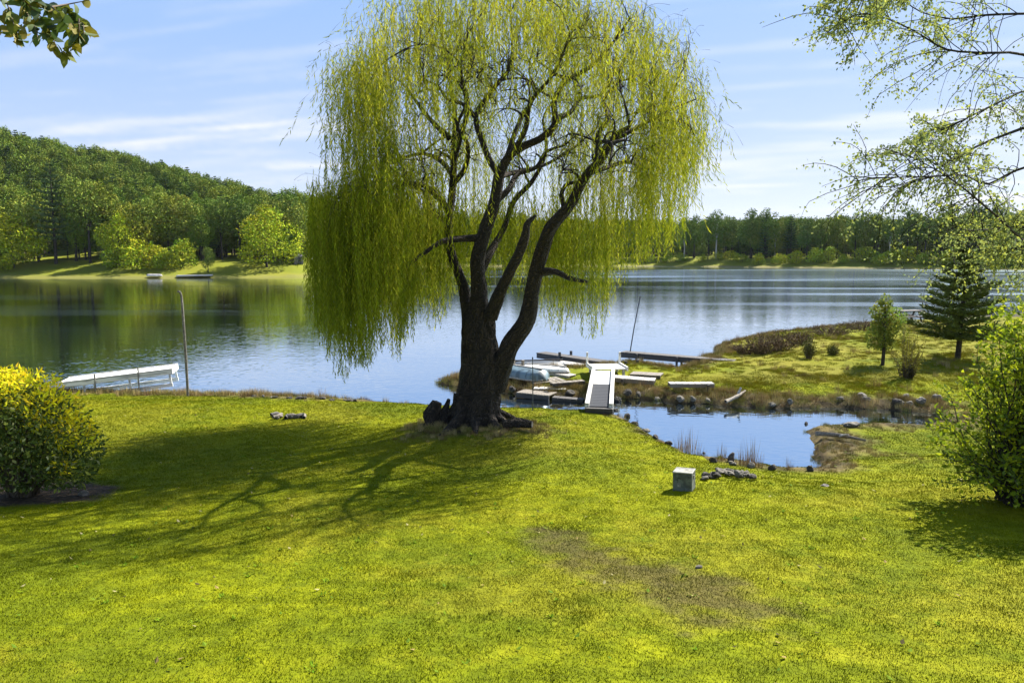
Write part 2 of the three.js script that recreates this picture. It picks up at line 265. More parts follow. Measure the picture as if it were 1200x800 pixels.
// far shores: low grassy rim, wooded hill on one side, lower ridge across the water
const SHORE = [[-2.2, 118], [-1.2, 138], [-0.66, 148], [-0.45, 147], [-0.33, 150], [-0.27, 156], [-0.235, 185], [-0.2, 255], [-0.1, 275], [0.2, 270], [0.42, 240], [0.66, 212], [1.0, 180], [2.2, 120]];
const RIDGE = [[-2.2, 40], [-0.9, 38], [-0.667, 33], [-0.5, 24.5], [-0.378, 16], [-0.3, 11], [-0.25, 7], [-0.2, 4], [0.3, 3], [2.2, 3]];
function farHeight(x, z) {
  const u = clamp(x / Math.max(1, -z), -2.2, 2.2), r = -z, s = r - pw(SHORE, u);
  if (s < 0) return Math.max(-2, s * 0.2);
  const hill = pw(RIDGE, u) * sstep(8, 125, s) * mix(1, 0.75, sstep(150, 400, s));
  const back = sstep(60, 240, s) * pw([[-0.5, 24], [-0.3, 25], [-0.1, 19], [0.1, 10], [0.3, 6], [0.7, 6], [1.5, 10]], u) * sstep(330, 440, r + (u > 0 ? 60 : 0));
  return 0.25 + sstep(0, 16, s) * 2.6 + Math.max(hill, back) + (fbm(x * 0.02, z * 0.02, 3) - 0.5) * 3 * sstep(10, 60, s);
}
{
  const pos = [], col = [], idx = [], NU = 260, NR = 60;
  for (let j = 0; j <= NR; j++) for (let i = 0; i <= NU; i++) {
    const u = mix(-2.2, 2.2, i / NU), sh = pw(SHORE, u), t = j / NR, s = -10 + 660 * t * t * t + 40 * t, r = sh + s, x = u * r, z = -r;
    pos.push(x, farHeight(x, z), z);
    const n = fbm(x * 0.25, z * 0.4, 3), edge = sstep(3.2, 0.6, s + (n - 0.5) * 5);
    let c = mix3([0.10, 0.125, 0.01], [0.17, 0.165, 0.018], n); c = mix3(c, [0.15, 0.125, 0.06], edge * (u > -0.2 ? 0.8 : 0.45)); col.push(...c);
  }
  for (let j = 0; j < NR; j++) for (let i = 0; i < NU; i++) { const a = j * (NU + 1) + i; idx.push(a, a + 1, a + NU + 1, a + 1, a + NU + 2, a + NU + 1); }
  const g = new THREE.BufferGeometry(); g.setAttribute('position', new THREE.Float32BufferAttribute(pos, 3)); g.setAttribute('color', new THREE.Float32BufferAttribute(col, 3)); g.setIndex(idx); g.computeVertexNormals();
  struct('far_shore_hills', g, new THREE.MeshPhysicalMaterial({ name: 'far grass and forest floor', vertexColors: true, roughness: 1, specularIntensity: 0.15 }), 'grassy far shore rising into wooded hills across the lake', 'hills');
}
const onFar = (px, back) => { const u = (px - 600) / F, r = pw(SHORE, u) + back; return V(u * r, farHeight(u * r, -r), -r); };

// ───────────────────────── far trees ─────────────────────────
function crownCloud(seed, lobes, count, size, base, jitter) { // lobes: [x,y,z,rx,ry,rz]; faces near lobe surfaces
  const R = rng(seed), C = new Cloud(), vol = lobes.map((l) => l[3] * l[4] + l[5] * l[4]), tot = vol.reduce((a, b) => a + b, 0);
  lobes.forEach((l, li) => {
    const n = Math.round(count * vol[li] / tot), tone = 0.8 + 0.4 * R(), warm = (R() - 0.5) * 0.35;
    for (let k = 0; k < n; k++) {
      const d = rdir(R), q = 0.55 + 0.5 * Math.pow(R(), 0.6), gap = fbm(d.x * 2.3 + li * 7, d.y * 2.3 + d.z * 1.9 + seed, 2); if (gap < 0.36) continue;
      const x = l[0] + d.x * l[3] * q, y = l[1] + d.y * l[4] * q, z = l[2] + d.z * l[5] * q;
      const dir = rdir(R).addScaledVector(d, 0.5).normalize(), s = side(dir, R), v = tone * (0.75 + 0.5 * R()), sz = size * (0.6 + 0.8 * R());
      C.leaf(x, y, z, dir, s, sz, sz * 0.8, [base[0] * v * (1 + warm + (R() - 0.5) * jitter), base[1] * v, base[2] * v], 0.3);
    }
  });
  return C.geo();
}
function broadleaf(seed, h, w, base, size = 0.5, count = 2600, low = 0.2) {
  const R = rng(seed), lobes = [], n = 9 + Math.floor(R() * 5);
  for (let k = 0; k < n; k++) { const t = (k + 0.5) / n, y = h * mix(low + 0.1, 0.9, t), env = Math.sin(Math.PI * mix(0.22, 0.93, t)) * w * 0.5, a = R() * 6.28, r = env * (0.35 + 0.4 * R()); const s = env * (0.45 + 0.25 * R()) + h * 0.03; lobes.push([Math.cos(a) * r, y, Math.sin(a) * r, s, s * (0.8 + 0.3 * R()), s]); }
  lobes.push([0, h * 0.9, 0, w * 0.16, h * 0.09, w * 0.16]);
  const crown = crownCloud(seed + 1, lobes, count, size, base, 0.3), gs = [tube([V(0, -0.6, 0), V(0.1 * w * 0.2, h * 0.35, 0), V(0, h * 0.85, 0)], [h * 0.02, h * 0.014, h * 0.004], 6, 3)];
  for (const l of lobes.slice(0, 7)) gs.push(tube([V(0, Math.max(h * 0.18, l[1] - h * 0.2), 0), V(l[0] * 0.5, l[1] - h * 0.05, l[2] * 0.5), V(l[0], l[1], l[2])], [h * 0.008, h * 0.005, h * 0.002], 4, 2));
  return { crown, trunk: mergeGeometries(gs) };
}
function spire(seed, h, w, base, size, count, low = 0.12, layers = 14) {
  const R = rng(seed), C = new Cloud(), gs = [tube([V(0, -0.5, 0), V(0.05, h * 0.5, 0), V(0, h * 0.98, 0)], [h * 0.018, h * 0.011, h * 0.002], 6, 3)];
  for (let k = 0; k < layers; k++) {
    const t = k / (layers - 1), y = h * mix(low, 0.97, t), rad = w * 0.5 * Math.pow(1 - t, 0.8) * (0.75 + 0.5 * R()) + 0.05 * w, nb = 5 + Math.floor(R() * 3), off = R() * 6.28;
    for (let b = 0; b < nb; b++) {
      const a = off + b / nb * 6.283 + (R() - 0.5) * 0.5, L = rad * (0.7 + 0.5 * R()), dx = Math.cos(a), dz = Math.sin(a), tilt = 0.1 + 0.35 * t, sag = 0.1 * L;
      gs.push(tube([V(0, y, 0), V(dx * L * 0.5, y + L * tilt * 0.4 - sag * 0.5, dz * L * 0.5), V(dx * L, y + L * tilt, dz * L)], [h * 0.004, h * 0.0025, h * 0.001], 4, 1));
      const n = Math.round(count / layers / nb * (0.4 + 1.2 * (1 - t))), tone = 0.75 + 0.5 * R();
      for (let q = 0; q < n; q++) {
        const f = Math.pow(R(), 0.7), px = dx * L * f, pz = dz * L * f, py = y + L * tilt * f * f + (1 - f) * 0, sp2 = L * 0.26 * (0.5 + (1 - f));
        const d = V(dx + (R() - 0.5) * 2.0, 0.25 + (R() - 0.4) * 0.9, dz + (R() - 0.5) * 2.0).normalize(), v = tone * (0.7 + 0.6 * R());
        C.leaf(px + (R() - 0.5) * sp2, py + (R() - 0.5) * sp2 * 0.45, pz + (R() - 0.5) * sp2, d, side(d, R), size * (0.6 + 0.8 * R()), size * 0.4, [base[0] * v, base[1] * v, base[2] * v], 0.2);
      }
    }
  }
  return { crown: C.geo(), trunk: mergeGeometries(gs) };
}
const FG = [0.155, 0.195, 0.024], FB = [0.20, 0.25, 0.012], FD = [0.085, 0.125, 0.034];
const kinds = {
  tall: broadleaf(11, 17, 7.5, FG, 0.42, 4200, 0.28), round: broadleaf(12, 13, 11, FB, 0.42, 5600, 0.1), loose: broadleaf(13, 16, 8, FG, 0.4, 3400, 0.35), wide: broadleaf(14, 14, 9, FG, 0.42, 4400, 0.15),
  pine: spire(15, 19, 6.5, FD, 0.6, 3600, 0.25), fir: spire(16, 15, 5, FD, 0.5, 3200, 0.08), shrub: broadleaf(17, 4, 4.6, FB, 0.3, 1500, 0.0),
};
const kindNames = Object.keys(kinds), kindH = { tall: 17, round: 13, loose: 16, wide: 14, pine: 19, fir: 15, shrub: 4 };
const tints = [lin(1, 1, 1), lin(1.35, 1.2, 0.9), lin(0.8, 0.9, 1), lin(1.15, 1.0, 0.75), lin(0.7, 0.8, 0.95)];
const tinted = tints.map((c, i) => { const m = M.farLeaf.clone(); m.name = `far foliage ${['plain', 'yellowish', 'cool', 'olive', 'deep'][i]}`; m.color = c; return m; });
function farTree(kind, pos, h, wf, tone, label, group, name = 'lakeside_tree', pale = false) {
  const t = thing(name, label, kind === 'shrub' ? 'shrub' : 'tree', pos, hash2(Math.round(pos.x * 7), Math.round(pos.z * 7)) * 6.28, group), s = h / kindH[kind];
  t.scale.set(s * wf, s, s * wf); mesh('trunk', kinds[kind].trunk, pale ? M.paleTrunk : M.greyBark, t); mesh('crown', kinds[kind].crown, tinted[tone], t); return t;
}
const WG = 'trees standing in front along the grassy far shore', wood = { tall: 'tall narrow green tree', loose: 'open crowned green tree', wide: 'broad bushy green tree', round: 'round yellow green tree' };
// left shore, one by one: [px, metres behind the water's edge, height m, kind, width factor, tone, label]
const leftTrees = [
  [18, 9, 11, 'round', 1.25, 1, 'broad light green tree with branches reaching down to the shore grass'], [48, 14, 15, 'wide', 1, 0], [68, 12, 20.5, 'pine', 1, 0, 'tall dark pine with an open trunk standing out of the shore woods'],
  [-20, 14, 17, 'tall', 1, 0], [92, 15, 18, 'tall', 0.9, 0], [108, 13, 17.5, 'loose', 0.9, 0], [124, 16, 17, 'tall', 0.9, 3], [143, 11, 11, 'round', 0.75, 1], [160, 14, 13, 'wide', 0.9, 1],
  [178, 16, 13.5, 'loose', 1, 0], [200, 19, 14, 'tall', 1, 3], [222, 20, 13, 'wide', 1, 0], [240, 17, 11, 'tall', 0.9, 0], [262, 20, 14, 'loose', 1, 2], [283, 21, 14.5, 'tall', 1, 4], [334, 16, 11, 'wide', 0.9, 1], [352, 22, 10, 'tall', 1, 0],
  [314, 9, 13, 'round', 1.05, 1, 'large round bright green tree by itself above the small shore landing'],
  [245, 5, 5.4, 'wide', 0.75, 4, 'small dark tree with a bare stem on the shore beside the landing']];
for (const [px, b, h, k, wf, tone, label] of leftTrees) farTree(k, onFar(px, b), h, wf, tone, label ?? `${wood[k]} at the front edge of the woods above the grassy shore`, label ? undefined : WG);
const SG = 'round shrubs on the grassy far shore';
for (const [px, b, h, wf, tone, label] of [[168, 8, 6, 1, 1], [186, 9, 4.6, 1, 1], [196, 8, 4, 0.9, 0], [216, 9, 6, 0.95, 0], [140, 9, 5, 0.9, 0], [5, 7, 3, 1, 1], [345, 12, 4.5, 1, 0]]) farTree('shrub', onFar(px, b), h, wf, tone, label ?? 'round green shrub at the foot of the shore woods', SG, 'shore_shrub');
// opposite shore
{
  const R = rng(77); let px = 366;
  while (px < 1260) {
    const k = ['tall', 'loose', 'tall', 'pine', 'wide', 'loose'][Math.floor(R() * 6)], pale = R() < 0.14;
    farTree(k, onFar(px, 12 + R() * 9), 13 + R() * 5, 0.8 + R() * 0.3, [0, 2, 4, 2, 0][Math.floor(R() * 5)], pale ? 'slender pale trunked tree in the front row of the opposite shore' : `${k === 'pine' ? 'pointed dark pine' : k === 'wide' ? 'broad green tree' : 'dark upright broadleaf tree'} in the front row of the opposite shore`, pale ? 'pale trunked trees across the lake' : 'dark trees across the lake', 'opposite_shore_tree', pale);
    px += 9 + R() * 13;
  }
  for (let q = 0; q < 26; q++) farTree('shrub', onFar(735 + q * 19 + R() * 12, 5 + R() * 6), 2.2 + R() * 3, 0.8 + R() * 0.6, R() < 0.4 ? 1 : 0, 'low shrub along the pale rim of the opposite shore', 'shrubs along the opposite shore', 'opposite_shore_shrub');
}
// the woods behind them, one mass
function forest(name, label, seed, count, u0, u1, s0, s1, hMin, hMax) {
  const g = new THREE.Group(); g.name = name; tag(g, label, 'forest', null, 'stuff'); scene.add(g);
  const R = rng(seed), lists = {};
  for (let k = 0; k < count; k++) {
    const u = mix(u0, u1, R()), s = mix(s0, s1, Math.pow(R(), 0.8)), r = pw(SHORE, u) + s, x = u * r, z = -r, kind = ['tall', 'loose', 'wide', 'tall', 'loose', 'pine', 'fir', 'wide', 'tall'][Math.floor(R() * 9)], h = mix(hMin, hMax, R());
    (lists[kind] ??= []).push([x, farHeight(x, z) - 0.3, z, h / kindH[kind], R() * 6.28, 0.8 + 0.35 * R(), fbm(x * 0.03, z * 0.03, 2), R()]);
  }
  const m4 = new THREE.Matrix4(), q = new THREE.Quaternion(), Y = V(0, 1, 0), col = new THREE.Color();
  for (const kind in lists) for (const part of ['crown', 'trunk']) {
    const L = lists[kind], im = new THREE.InstancedMesh(kinds[kind][part], part === 'crown' ? M.farLeaf : M.greyBark, L.length); im.name = part === 'crown' ? 'crowns' : 'trunks';
    L.forEach(([x, y, z, s, a, wf, n, r], i) => { im.setMatrixAt(i, m4.compose(V(x, y, z), q.setFromAxisAngle(Y, a), V(s * wf, s, s * wf))); if (part === 'crown') im.setColorAt(i, col.setRGB(0.72 + 0.75 * n * r + 0.15 * n, 0.75 + 0.45 * n + 0.12 * r, 0.85 + 0.2 * r)); });
    im.castShadow = im.receiveShadow = true; g.add(im);
  }
}
forest('hillside_forest', 'mixed green forest covering the hill above the grassy shore', 5, 3300, -1.15, -0.22, 15, 190, 8, 13);
forest('opposite_shore_forest', 'dark green forest behind the front trees of the opposite shore', 6, 3000, -0.3, 1.0, 13, 170, 8, 16);

// ───────────────────────── the willow ─────────────────────────
const WD = -WILLOW0.z;                                   // depth of the trunk
const willow = thing('weeping_willow', 'big weeping willow with dark forked trunk and trailing yellow green curtains', 'tree', V(0, 0, 0));
willow.position.copy(drop(WILLOW0.x, WILLOW0.z));
const wl = (px, py, dz = 0) => at(px, py, WD + dz).sub(willow.position);
const limbs = [];                                         // kept for the branches
{
  const gs = [];
  const limb = (list, seg = 9, rough = 0.16, seed = 1) => { const pts = list.map(([a, b, r, dz]) => wl(a, b, dz ?? 0)), rad = list.map((l) => l[2] * WD / F * (l[1] < 350 ? 0.74 : 0.88)); gs.push(tube(pts, rad, seg, 6, rough, seed, 0.16)); limbs.push({ curve: new THREE.CatmullRomCurve3(pts, false, 'centripetal'), rad, px: list }); };
  limb([[555, 512, 40], [557, 490, 34], [561, 462, 29], [562, 430, 26], [562, 402, 24], [560, 375, 20], [557, 352, 14]], 34, 0.17, 3);
  limb([[580, 456, 13, -0.1], [588, 430, 13, -0.2], [598, 404, 12, -0.3], [617, 374, 12, -0.4], [624, 340, 11.5, -0.5], [633, 300, 11, -0.6], [645, 268, 9.5, -0.8], [668, 240, 8, -1], [685, 208, 7, -1.2], [706, 184, 5.5, -1.4], [720, 160, 4.5, -1.5], [738, 148, 3, -1.6]], 18, 0.2, 5);
  limb([[553, 392, 15, 0.1], [549, 362, 11, 0.2], [541, 330, 8.5, 0.3], [529, 296, 7.5, 0.5], [526, 265, 7, 0.7], [530, 225, 6.2, 0.9], [532, 180, 5.5, 1.0], [533, 135, 4, 1.1], [527, 95, 2.5, 1.3], [520, 55, 1.5, 1.4]], 9, 0.14, 7);
  limb([[562, 390, 16, -0.1], [562, 345, 13, -0.2], [560, 305, 12, -0.3], [570, 265, 10.5, -0.3], [580, 235, 9, -0.3], [586, 203, 8, -0.3], [596, 184, 6.5, -0.3], [612, 172, 6, -0.5], [634, 162, 5.4, -0.7], [650, 146, 5, -0.9], [650, 117, 4.2, -1], [664, 95, 3.6, -1], [695, 76, 2.8, -1.1], [720, 48, 2, -1.1], [738, 22, 1.2, -1.1]], 10, 0.14, 9);
  limb([[586, 206, 6, -0.3], [575, 190, 5, -0.1], [566, 168, 4.6, 0.1], [558, 136, 4.2, 0.3], [578, 104, 3.6, 0.4], [598, 78, 3, 0.4], [600, 50, 2, 0.3], [598, 14, 1.2, 0.2]], 8, 0.12, 11);
  limb([[594, 186, 5, -0.3], [602, 160, 4, -0.1], [612, 136, 3.4, 0.2], [628, 108, 2.6, 0.5], [620, 84, 1.6, 0.8], [628, 40, 1, 1]], 7, 0.12, 13);
  limb([[574, 372, 11, -0.3], [588, 338, 9, -0.6], [604, 306, 8, -0.9], [615, 278, 6.5, -1.1], [618, 262, 5, -1.15], [628, 252, 2, -1.2]], 8, 0.2, 15);      // broken stub
  limb([[527, 162, 5, 1.0], [512, 148, 4.2, 1.2], [496, 130, 3.4, 1.5], [486, 116, 2.6, 1.7], [470, 96, 1.6, 2]], 7, 0.12, 17);
  limb([[560, 279, 6, -0.3], [540, 280, 5, -0.6], [518, 283, 4, -0.9], [498, 296, 3, -1.1], [476, 312, 2, -1.3]], 7, 0.14, 19);
  limb([[528, 250, 6, 0.8], [514, 232, 5, 0.4], [496, 217, 4.4, 0], [470, 216, 3.6, -0.5], [445, 226, 2.8, -0.9], [420, 236, 1.6, -1.2]], 7, 0.14, 21);
  limb([[531, 206, 5, 0.9], [516, 188, 4, 1.6], [494, 180, 3.2, 2.2], [462, 188, 2.4, 2.7], [430, 196, 1.5, 3]], 7, 0.12, 22);
  limb([[662, 244, 5, -0.9], [658, 228, 3.8, -0.9], [664, 216, 3, -0.95], [680, 212, 2, -1.0], [690, 204, 1, -1]], 7, 0.14, 23);
  limb([[692, 202, 5, -1.2], [712, 196, 3.6, -0.8], [734, 190, 3, -0.3], [752, 196, 2, 0.2], [764, 214, 1.2, 0.4]], 7, 0.14, 25);
  limb([[718, 166, 4, -1.5], [742, 152, 3, -1.3], [768, 138, 2.4, -1], [796, 124, 1.6, -0.8], [816, 116, 1, -0.6]], 7, 0.12, 27);
  limb([[632, 318, 8, -0.5], [650, 318, 5, -0.8], [668, 326, 4, -1.1], [688, 330, 2, -1.4]], 6, 0.2, 29);
  limb([[588, 206, 5, -0.3], [610, 200, 3.6, 0.6], [636, 194, 3, 1.5], [668, 176, 2.2, 2.3], [700, 150, 1.4, 2.9]], 7, 0.12, 31);
  limb([[601, 180, 5, -0.4], [616, 150, 4, -1.3], [622, 120, 3, -2.1], [650, 84, 2.2, -2.6], [668, 40, 1.2, -2.8]], 7, 0.12, 33);
  limb([[531, 190, 5, 1], [540, 160, 4, 0], [548, 120, 3, -1.2], [540, 80, 2.2, -2], [548, 40, 1.2, -2.4]], 7, 0.12, 35);
  limb([[560, 330, 8, 0.2], [572, 300, 6, 0.6], [590, 268, 5, 1.1], [602, 236, 4.5, 1.4], [624, 212, 4, 1.8], [640, 176, 3, 2.1], [636, 140, 2, 2.3]], 8, 0.16, 37);
  limb([[580, 236, 6, -0.3], [596, 222, 5, -0.1], [606, 204, 4, 0.2], [628, 196, 3.4, 0.4], [640, 178, 2.6, 0.6], [662, 170, 2, 0.8]], 7, 0.16, 39);
  limb([[531, 215, 5, 0.9], [545, 196, 4, 0.6], [548, 170, 3.4, 0.4], [536, 148, 3, 0.2], [546, 122, 2.4, 0], [540, 96, 1.6, -0.2]], 7, 0.16, 41);
  limb([[526, 262, 5, 0.7], [506, 246, 4.4, 1.0], [498, 226, 3.6, 1.3], [478, 214, 3, 1.6], [470, 192, 2.4, 1.9], [452, 178, 1.6, 2.1]], 7, 0.16, 43);
  limb([[650, 140, 4.5, -0.9], [668, 132, 3.6, -0.6], [680, 116, 3, -0.3], [702, 112, 2.4, 0], [716, 98, 1.8, 0.2], [742, 92, 1.2, 0.4]], 7, 0.16, 45);
  limb([[558, 138, 4, 0.3], [542, 122, 3.2, 0.5], [524, 116, 2.6, 0.8], [512, 100, 2, 1], [490, 92, 1.4, 1.2]], 7, 0.16, 47);
  limb([[704, 184, 4.6, -1.4], [700, 160, 3.6, -1.2], [712, 138, 3, -1], [708, 116, 2.4, -0.8], [726, 96, 1.8, -0.6]], 7, 0.16, 49);
  // root flares
  const R = rng(4); for (let k = 0; k < 9; k++) { const a = k / 9 * 6.28 + R() * 0.4, L = 0.85 + R() * 0.4; gs.push(tube([V(Math.cos(a) * 0.3, 0.6, Math.sin(a) * 0.3), V(Math.cos(a) * 0.52, 0.2, Math.sin(a) * 0.52), V(Math.cos(a) * L, -0.05, Math.sin(a) * L), V(Math.cos(a) * (L + 0.5), -0.28, Math.sin(a) * (L + 0.5))], [0.2, 0.15, 0.07, 0.03], 10, 5, 0.5, k + 40, 0.25)); }
  mesh('trunk', mergeGeometries(gs), M.willowBark, willow);
}
{
  const R = rng(99), twigs = [], anchors = [];
  const poly = [[405, 70], [440, 12], [500, -22], [600, -40], [700, -28], [762, 16], [800, 60], [836, 98], [838, 140], [800, 190], [760, 225], [700, 232], [640, 205], [560, 190], [520, 225], [470, 248], [400, 250], [372, 240], [376, 212], [398, 180], [388, 110]];
  const inPoly = (x, y) => { let c = false; for (let i = 0, j = poly.length - 1; i < poly.length; j = i++) { const [ax, ay] = poly[j], [bx, by] = poly[i]; if ((ay > y) !== (by > y) && x < (bx - ax) * (y - ay) / (by - ay) + ax) c = !c; } return c; };
  const samples = []; for (const l of limbs) { const n = 14; for (let k = 3; k <= n; k++) { const t = k / n; samples.push([l.curve.getPoint(t), mix(l.rad[0], l.rad[l.rad.length - 1], t)]); } }
  let made = 0;
  while (made < 560) {
    const px = 365 + R() * 480, py = -45 + R() * 300; if (!inPoly(px, py)) continue;
    const e = Math.sqrt(Math.max(0.02, 1 - ((px - 612) / 250) ** 2)), zz = (R() * 2 - 1) * 4.4 * e;
    if (zz < 0 && py > 120 && Math.abs(px - 600) < 110 && R() < 0.75) continue;      // the side facing the house is thin round the fork
    const p = wl(px, py, zz); let best = null, bd = 1e9;
    for (const s of samples) { const d = s[0].distanceToSquared(p) * (s[0].y > p.y + 0.3 ? 2 : 1); if (d < bd && d > 0.05) { bd = d; best = s; } }
    const L = Math.sqrt(bd); if (L > 3.6) continue; made++;
    const pts = arch(best[0].clone(), p, 0.12 * L + 0.1, R, 0.3); const r = Math.min(best[1] * 0.7, 0.016 + 0.017 * L);
    twigs.push(tube(pts, [r, r * 0.75, r * 0.5, r * 0.25], 5, 3)); const cv = new THREE.CatmullRomCurve3(pts);
    samples.push([cv.getPoint(0.6), r * 0.6]);
    for (let k = 0; k < 6; k++) {
      const t = 0.3 + 0.7 * R(), a = cv.getPoint(t), d = rdir(R, 0.15), l = 0.35 + 0.75 * R(), b = a.clone().addScaledVector(d, l); b.y -= l * 0.1;
      twigs.push(tube(arch(a, b, l * 0.18, R, 0.2), [r * 0.4, r * 0.3, r * 0.2, 0.003], 4, 2));
      for (let q = 0; q < 2; q++) anchors.push(a.clone().lerp(b, 0.3 + 0.7 * R()).add(V((R() - 0.5) * 0.2, 0.05, (R() - 0.5) * 0.2)));
    }
    for (let q = 0; q < 2; q++) anchors.push(cv.getPoint(0.4 + 0.6 * R()));
  }
  mesh('branches', mergeGeometries(twigs), M.willowBark, willow);
  // hanging shoots: a few made ones, hung everywhere
  const LEN = [0.55, 1.0, 1.7, 2.6, 3.7], protos = LEN.flatMap((L, li) => [0, 1].map((v) => {
    const R2 = rng(200 + li * 10 + v), C = new Cloud(), bx = (R2() - 0.5) * 0.25, bz = (R2() - 0.5) * 0.25, wob = R2() * 6;
    const at2 = (y) => { const t = y / L; return [bx * Math.sin(t * 2.2) + 0.05 * Math.sin(wob + y * 2.1), bz * Math.sin(t * 2.2) + 0.05 * Math.cos(wob * 1.3 + y * 1.9)]; };
    const ns = Math.ceil(L / 0.35); for (let k = 0; k < ns; k++) { const y0 = k / ns * L, y1 = (k + 1) / ns * L, [x0, z0] = at2(y0), [x1, z1] = at2(y1), d = V(x1 - x0, y0 - y1, z1 - z0), l = d.length(); d.normalize(); C.leaf(x0, -y0, z0, d, side(d, R2), l * 1.05, 0.007, [0.55, 0.5, 0.5], 0); }
    for (let y = 0.08; y < L; y += 0.05) { const [x, z] = at2(y), a = R2() * 6.28, sp2 = 0.3 + R2() * 0.5, d = V(Math.cos(a) * sp2, -1, Math.sin(a) * sp2).normalize(), k = 0.75 + 0.5 * R2(); C.leaf(x, -y, z, d, side(d, R2), 0.075 + 0.06 * R2(), 0.016 + 0.007 * R2(), [k * (0.95 + 0.2 * R2()), k, k], 0.25); }
    return C.geo();
  }));
  const BOT = [[355, 345], [368, 400], [385, 425], [400, 452], [415, 432], [432, 436], [447, 405], [466, 430], [480, 390], [492, 350], [505, 395], [525, 372], [545, 335], [600, 345], [640, 385], [655, 395], [672, 385], [700, 405], [718, 372], [735, 318], [770, 305], [800, 290], [806, 250], [845, 190], [860, 150]];
  const lists = protos.map(() => []), cam = V(0, HC, 0);
  for (const a of anchors) {
    const w = a.clone().add(willow.position), k = WD / -w.z, sx = 600 + F * (w.x / -w.z), py = 296 - (w.y - HC) / -w.z * F * 0.995;   // where it hangs
    const front = a.z > 0.4, mid = Math.abs(sx - 600) < 75; if (front && mid && py > 60 && R() < 0.72) continue; if (a.z > -0.5 && sx > 470 && sx < 745 && py > 30 && py < 265 && R() < 0.48) continue;
    const floor = (pw(BOT, sx) - py) / F * -w.z;                                                                               // free length above the curtain's hem
    let L = Math.pow(R(), 1.6) * 1.7 + 0.3; const outer = sstep(110, 190, Math.abs(sx - 605));
    if (py > 120 && R() < 0.12 + 0.5 * sstep(130, 215, py)) L = floor * (0.5 + 0.5 * R());
    if (outer > 0.5 && R() < 0.07) L = Math.max(L, floor * (0.35 + 0.45 * R()));
    if (sx > 690 && py > 150 && R() < 0.35) L *= 0.45; L = clamp(L, 0.3, Math.max(0.35, floor)); L = Math.min(L, 4.6);
    let li = 0; while (li < LEN.length - 1 && LEN[li + 1] < L * 1.15) li++;
    lists[li * 2 + (R() < 0.5 ? 0 : 1)].push([a, L / LEN[li], R() * 6.28, R(), fbm(a.x * 0.7 + 20, a.y * 0.7 + a.z * 0.6, 2)]);
  }
  // the long curtains hang from the low boughs
  const curt = (n, x0, x1, y0, y1, z0, z1) => { for (let k = 0; k < n; k++) { const sx = mix(x0, x1, R()), a = wl(sx, mix(y0, y1, R()), mix(z0, z1, R())), w = a.clone().add(willow.position), sx2 = 600 + F * (w.x / -w.z); const py = 296 - (w.y - HC) / -w.z * F; let L = (pw(BOT, sx2) - py) / F * -w.z * (0.32 + 0.68 * Math.sqrt(R())) * (0.75 + 0.25 * sstep(0.35, 0.6, vn(a.x * 3.2, a.z * 1.1))); L = clamp(L, 0.4, 4.6); let li = 0; while (li < LEN.length - 1 && LEN[li + 1] < L * 1.15) li++; lists[li * 2 + (R() < 0.5 ? 0 : 1)].push([a, L / LEN[li], R() * 6.28, R(), fbm(a.x * 0.7, a.z * 0.7, 2) - 0.28]); } };  // darker green tint puts the shade on the curtains into the leaf colour
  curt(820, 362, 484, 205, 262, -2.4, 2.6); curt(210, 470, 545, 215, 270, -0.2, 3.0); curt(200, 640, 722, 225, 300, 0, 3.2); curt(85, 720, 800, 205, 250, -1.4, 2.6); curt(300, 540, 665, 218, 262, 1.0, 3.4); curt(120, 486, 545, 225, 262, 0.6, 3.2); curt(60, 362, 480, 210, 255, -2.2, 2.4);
  // all shoots joined into one crown of real leaves
  const m4 = new THREE.Matrix4(), q = new THREE.Quaternion(), eu = new THREE.Euler(), v3 = V(); let total = 0, nv = 0, ni = 0;
  lists.forEach((L, i) => { total += L.length; nv += L.length * protos[i].attributes.position.count; ni += L.length * protos[i].index.count; });
  const P = new Float32Array(nv * 3), C = new Float32Array(nv * 3), I = new Uint32Array(ni); let vo = 0, io = 0;
  lists.forEach((L, i) => {
    const gp = protos[i].attributes.position, gc = protos[i].attributes.color, gi = protos[i].index;
    L.forEach(([a, s, ang, r, n], k) => {
      m4.compose(a, q.setFromEuler(eu.set(i < 4 ? (r - 0.5) * 1.3 : (r - 0.5) * 0.12, ang, i < 4 ? (hash2(k, i) - 0.5) * 1.3 : 0)), V(1, s, 1));
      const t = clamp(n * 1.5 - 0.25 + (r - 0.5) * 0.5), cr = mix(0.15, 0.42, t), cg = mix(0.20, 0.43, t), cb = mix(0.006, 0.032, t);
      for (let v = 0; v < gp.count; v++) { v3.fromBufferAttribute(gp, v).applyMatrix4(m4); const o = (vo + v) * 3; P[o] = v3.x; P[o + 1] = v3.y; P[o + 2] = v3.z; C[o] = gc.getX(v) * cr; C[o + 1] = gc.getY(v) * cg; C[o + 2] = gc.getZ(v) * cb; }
      for (let v = 0; v < gi.count; v++) I[io + v] = gi.getX(v) + vo;
      vo += gp.count; io += gi.count;
    });
  });
  const fg = new THREE.BufferGeometry(); fg.setAttribute('position', new THREE.BufferAttribute(P, 3)); fg.setAttribute('color', new THREE.BufferAttribute(C, 3)); fg.setIndex(new THREE.BufferAttribute(I, 1));
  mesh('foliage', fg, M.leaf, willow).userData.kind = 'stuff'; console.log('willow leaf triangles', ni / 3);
  console.log('willow shoots', total);
}

